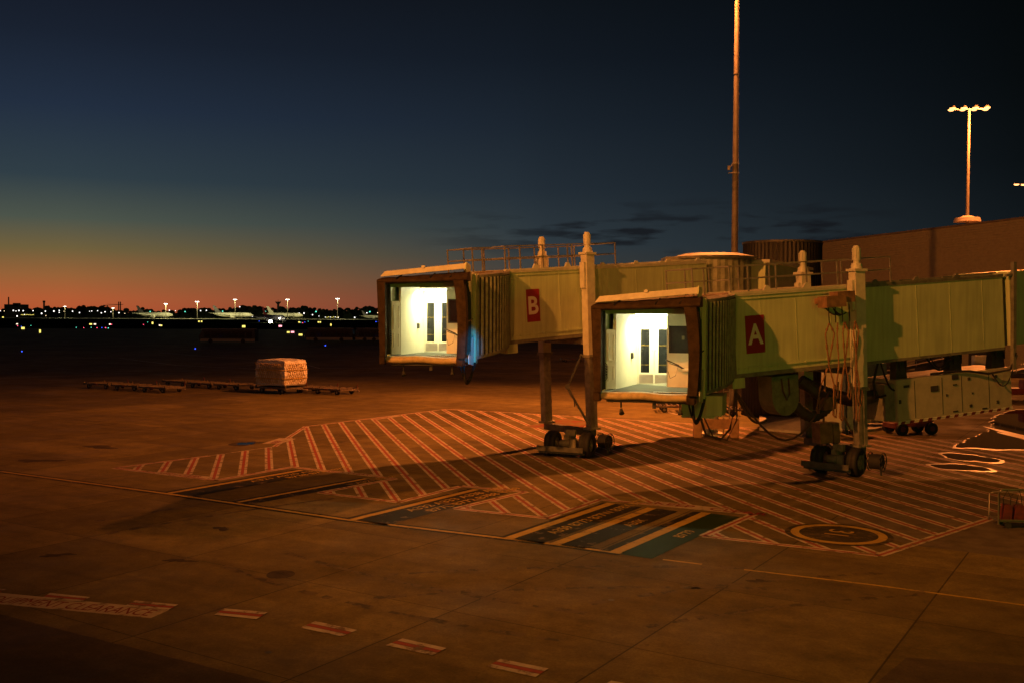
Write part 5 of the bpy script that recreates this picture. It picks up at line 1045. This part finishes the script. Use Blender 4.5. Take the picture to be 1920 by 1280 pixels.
# trolley at right foreground
g = G(1872, 990); g = V((g.x, g.y, 0)); tr = thing('equipment_trolley', 'steel framed trolley with red bags and black straps at the right edge', 'trolley', g)
Mx = Matrix.Translation(g) @ Matrix.Rotation(R(-4), 4, 'Z')
b = MB(Mx); b.tube([(0, 0, .12), (0, 0, 1.02), (.02, 0, 1.12), (.10, 0, 1.16), (2.6, 0, 1.16), (2.66, 0, 1.1), (2.66, 0, .12)], .032, 10); b.tube([(0, .7, .12), (0, .7, .9), (.1, .7, .98), (2.6, .7, .98), (2.66, .7, .12)], .028, 8); b.tube([(0, 0, .25), (2.66, 0, .25)], .025, 8)
b.tube([(0, 0, .25), (0, .7, .25)], .025, 8); b.box((0, 0, .2), (2.66, .7, .235)); b.build('frame', mat('chrome_tube', (.16, .15, .12), .4, .6, var=.1), tr, org=g)
rr = random.Random(8)
for i in range(7):
    x = .12 + i * .34; b = MB(Mx); z1_ = .72 + rr.uniform(-.03, .03); b.hexa([(x, .02, .24), (x + .27, .02, .24), (x + .27, .3, .24), (x, .3, .24)], [(x + .05 + rr.uniform(-.02, .02), .0, z1_), (x + .28, .0, z1_ - .02), (x + .26, .2, z1_), (x + .04, .2, z1_ + .02)]); bg_ = b.build('bag', mat('red_bag', (.11, .016, .01), .75, var=.35, scale=5), tr, org=g)
    b = MB(Mx); b.tube([(x + .04, .05, z1_), (x + .02 + rr.uniform(-.04, .04), -.02, z1_ + .2), (x + .10, -.04, 1.14), (x + .2 + rr.uniform(-.04, .04), -.02, z1_ + .22), (x + .23, .05, z1_)], .014, 5); b.build('strap', RUB, bg_, org=g)
for x in (.3, 2.4):
    for y in (.06, .64): b = MB(Mx); b.cyl((x, y - .03, .09), (x, y + .03, .09), .09, n=14); b.build('wheel', RUB, tr, org=g)
# parts whose pieces stand apart become parts of their own
import numpy as np
def split_apart(o):
    me = o.data; n = len(me.vertices)
    if n == 0 or n > 20000: return
    par = list(range(n))
    def find(a):
        while par[a] != a: par[a] = par[par[a]]; a = par[a]
        return a
    for e in me.edges:
        a, b_ = find(e.vertices[0]), find(e.vertices[1])
        if a != b_: par[a] = b_
    root_ = [find(i) for i in range(n)]; ids = sorted(set(root_)); k = len(ids)
    if k < 2 or k > 500: return
    ix = {r_: i for i, r_ in enumerate(ids)}; isl = np.array([ix[r_] for r_ in root_]); co = np.array([v.co[:] for v in me.vertices])
    lo = np.full((k, 3), 1e9); hi = -lo; np.minimum.at(lo, isl, co); np.maximum.at(hi, isl, co); size = (hi - lo).max(axis=1)
    gap = np.maximum(0, np.maximum(lo[:, None] - hi[None], lo[None] - hi[:, None])); near = np.sqrt((gap ** 2).sum(2)) <= np.maximum(.02, .5 * np.maximum(size[:, None], size[None]))
    pc = list(range(k))
    def f2(a):
        while pc[a] != a: a = pc[a]
        return a
    for a, b_ in zip(*np.nonzero(np.triu(near, 1))):
        a, b_ = f2(a), f2(b_)
        if a != b_: pc[a] = b_
    grp = {}
    for i in range(n): grp.setdefault(f2(isl[i]), []).append(i)
    if len(grp) < 2: return
    owners = [x for x in bpy.data.objects if x.type == 'MESH' and x.data == me]; news = []
    for g_ in grp.values():
        mp_ = {v: i for i, v in enumerate(g_)}; m2 = bpy.data.meshes.new(o.name.split('.')[0])
        fs = [(tuple(mp_[v] for v in p.vertices), p.use_smooth) for p in me.polygons if p.vertices[0] in mp_]
        m2.from_pydata([me.vertices[v].co for v in g_], [], [f[0] for f in fs]); m2.polygons.foreach_set('use_smooth', [f[1] for f in fs])
        for mm in me.materials: m2.materials.append(mm)
        m2.update(); news.append(m2)
    for x in owners:
        for m2 in news[1:]:
            y = x.copy(); y.data = m2; sc.collection.objects.link(y)
        x.data = news[0]
seen = set()
for o in list(bpy.data.objects):
    if o.type == 'MESH' and o.parent is not None and not o.children and o.data.name not in seen:
        seen.add(o.data.name); split_apart(o)
# tidy bookkeeping properties
for o in bpy.data.objects:
    if '_w' in o: del o['_w']
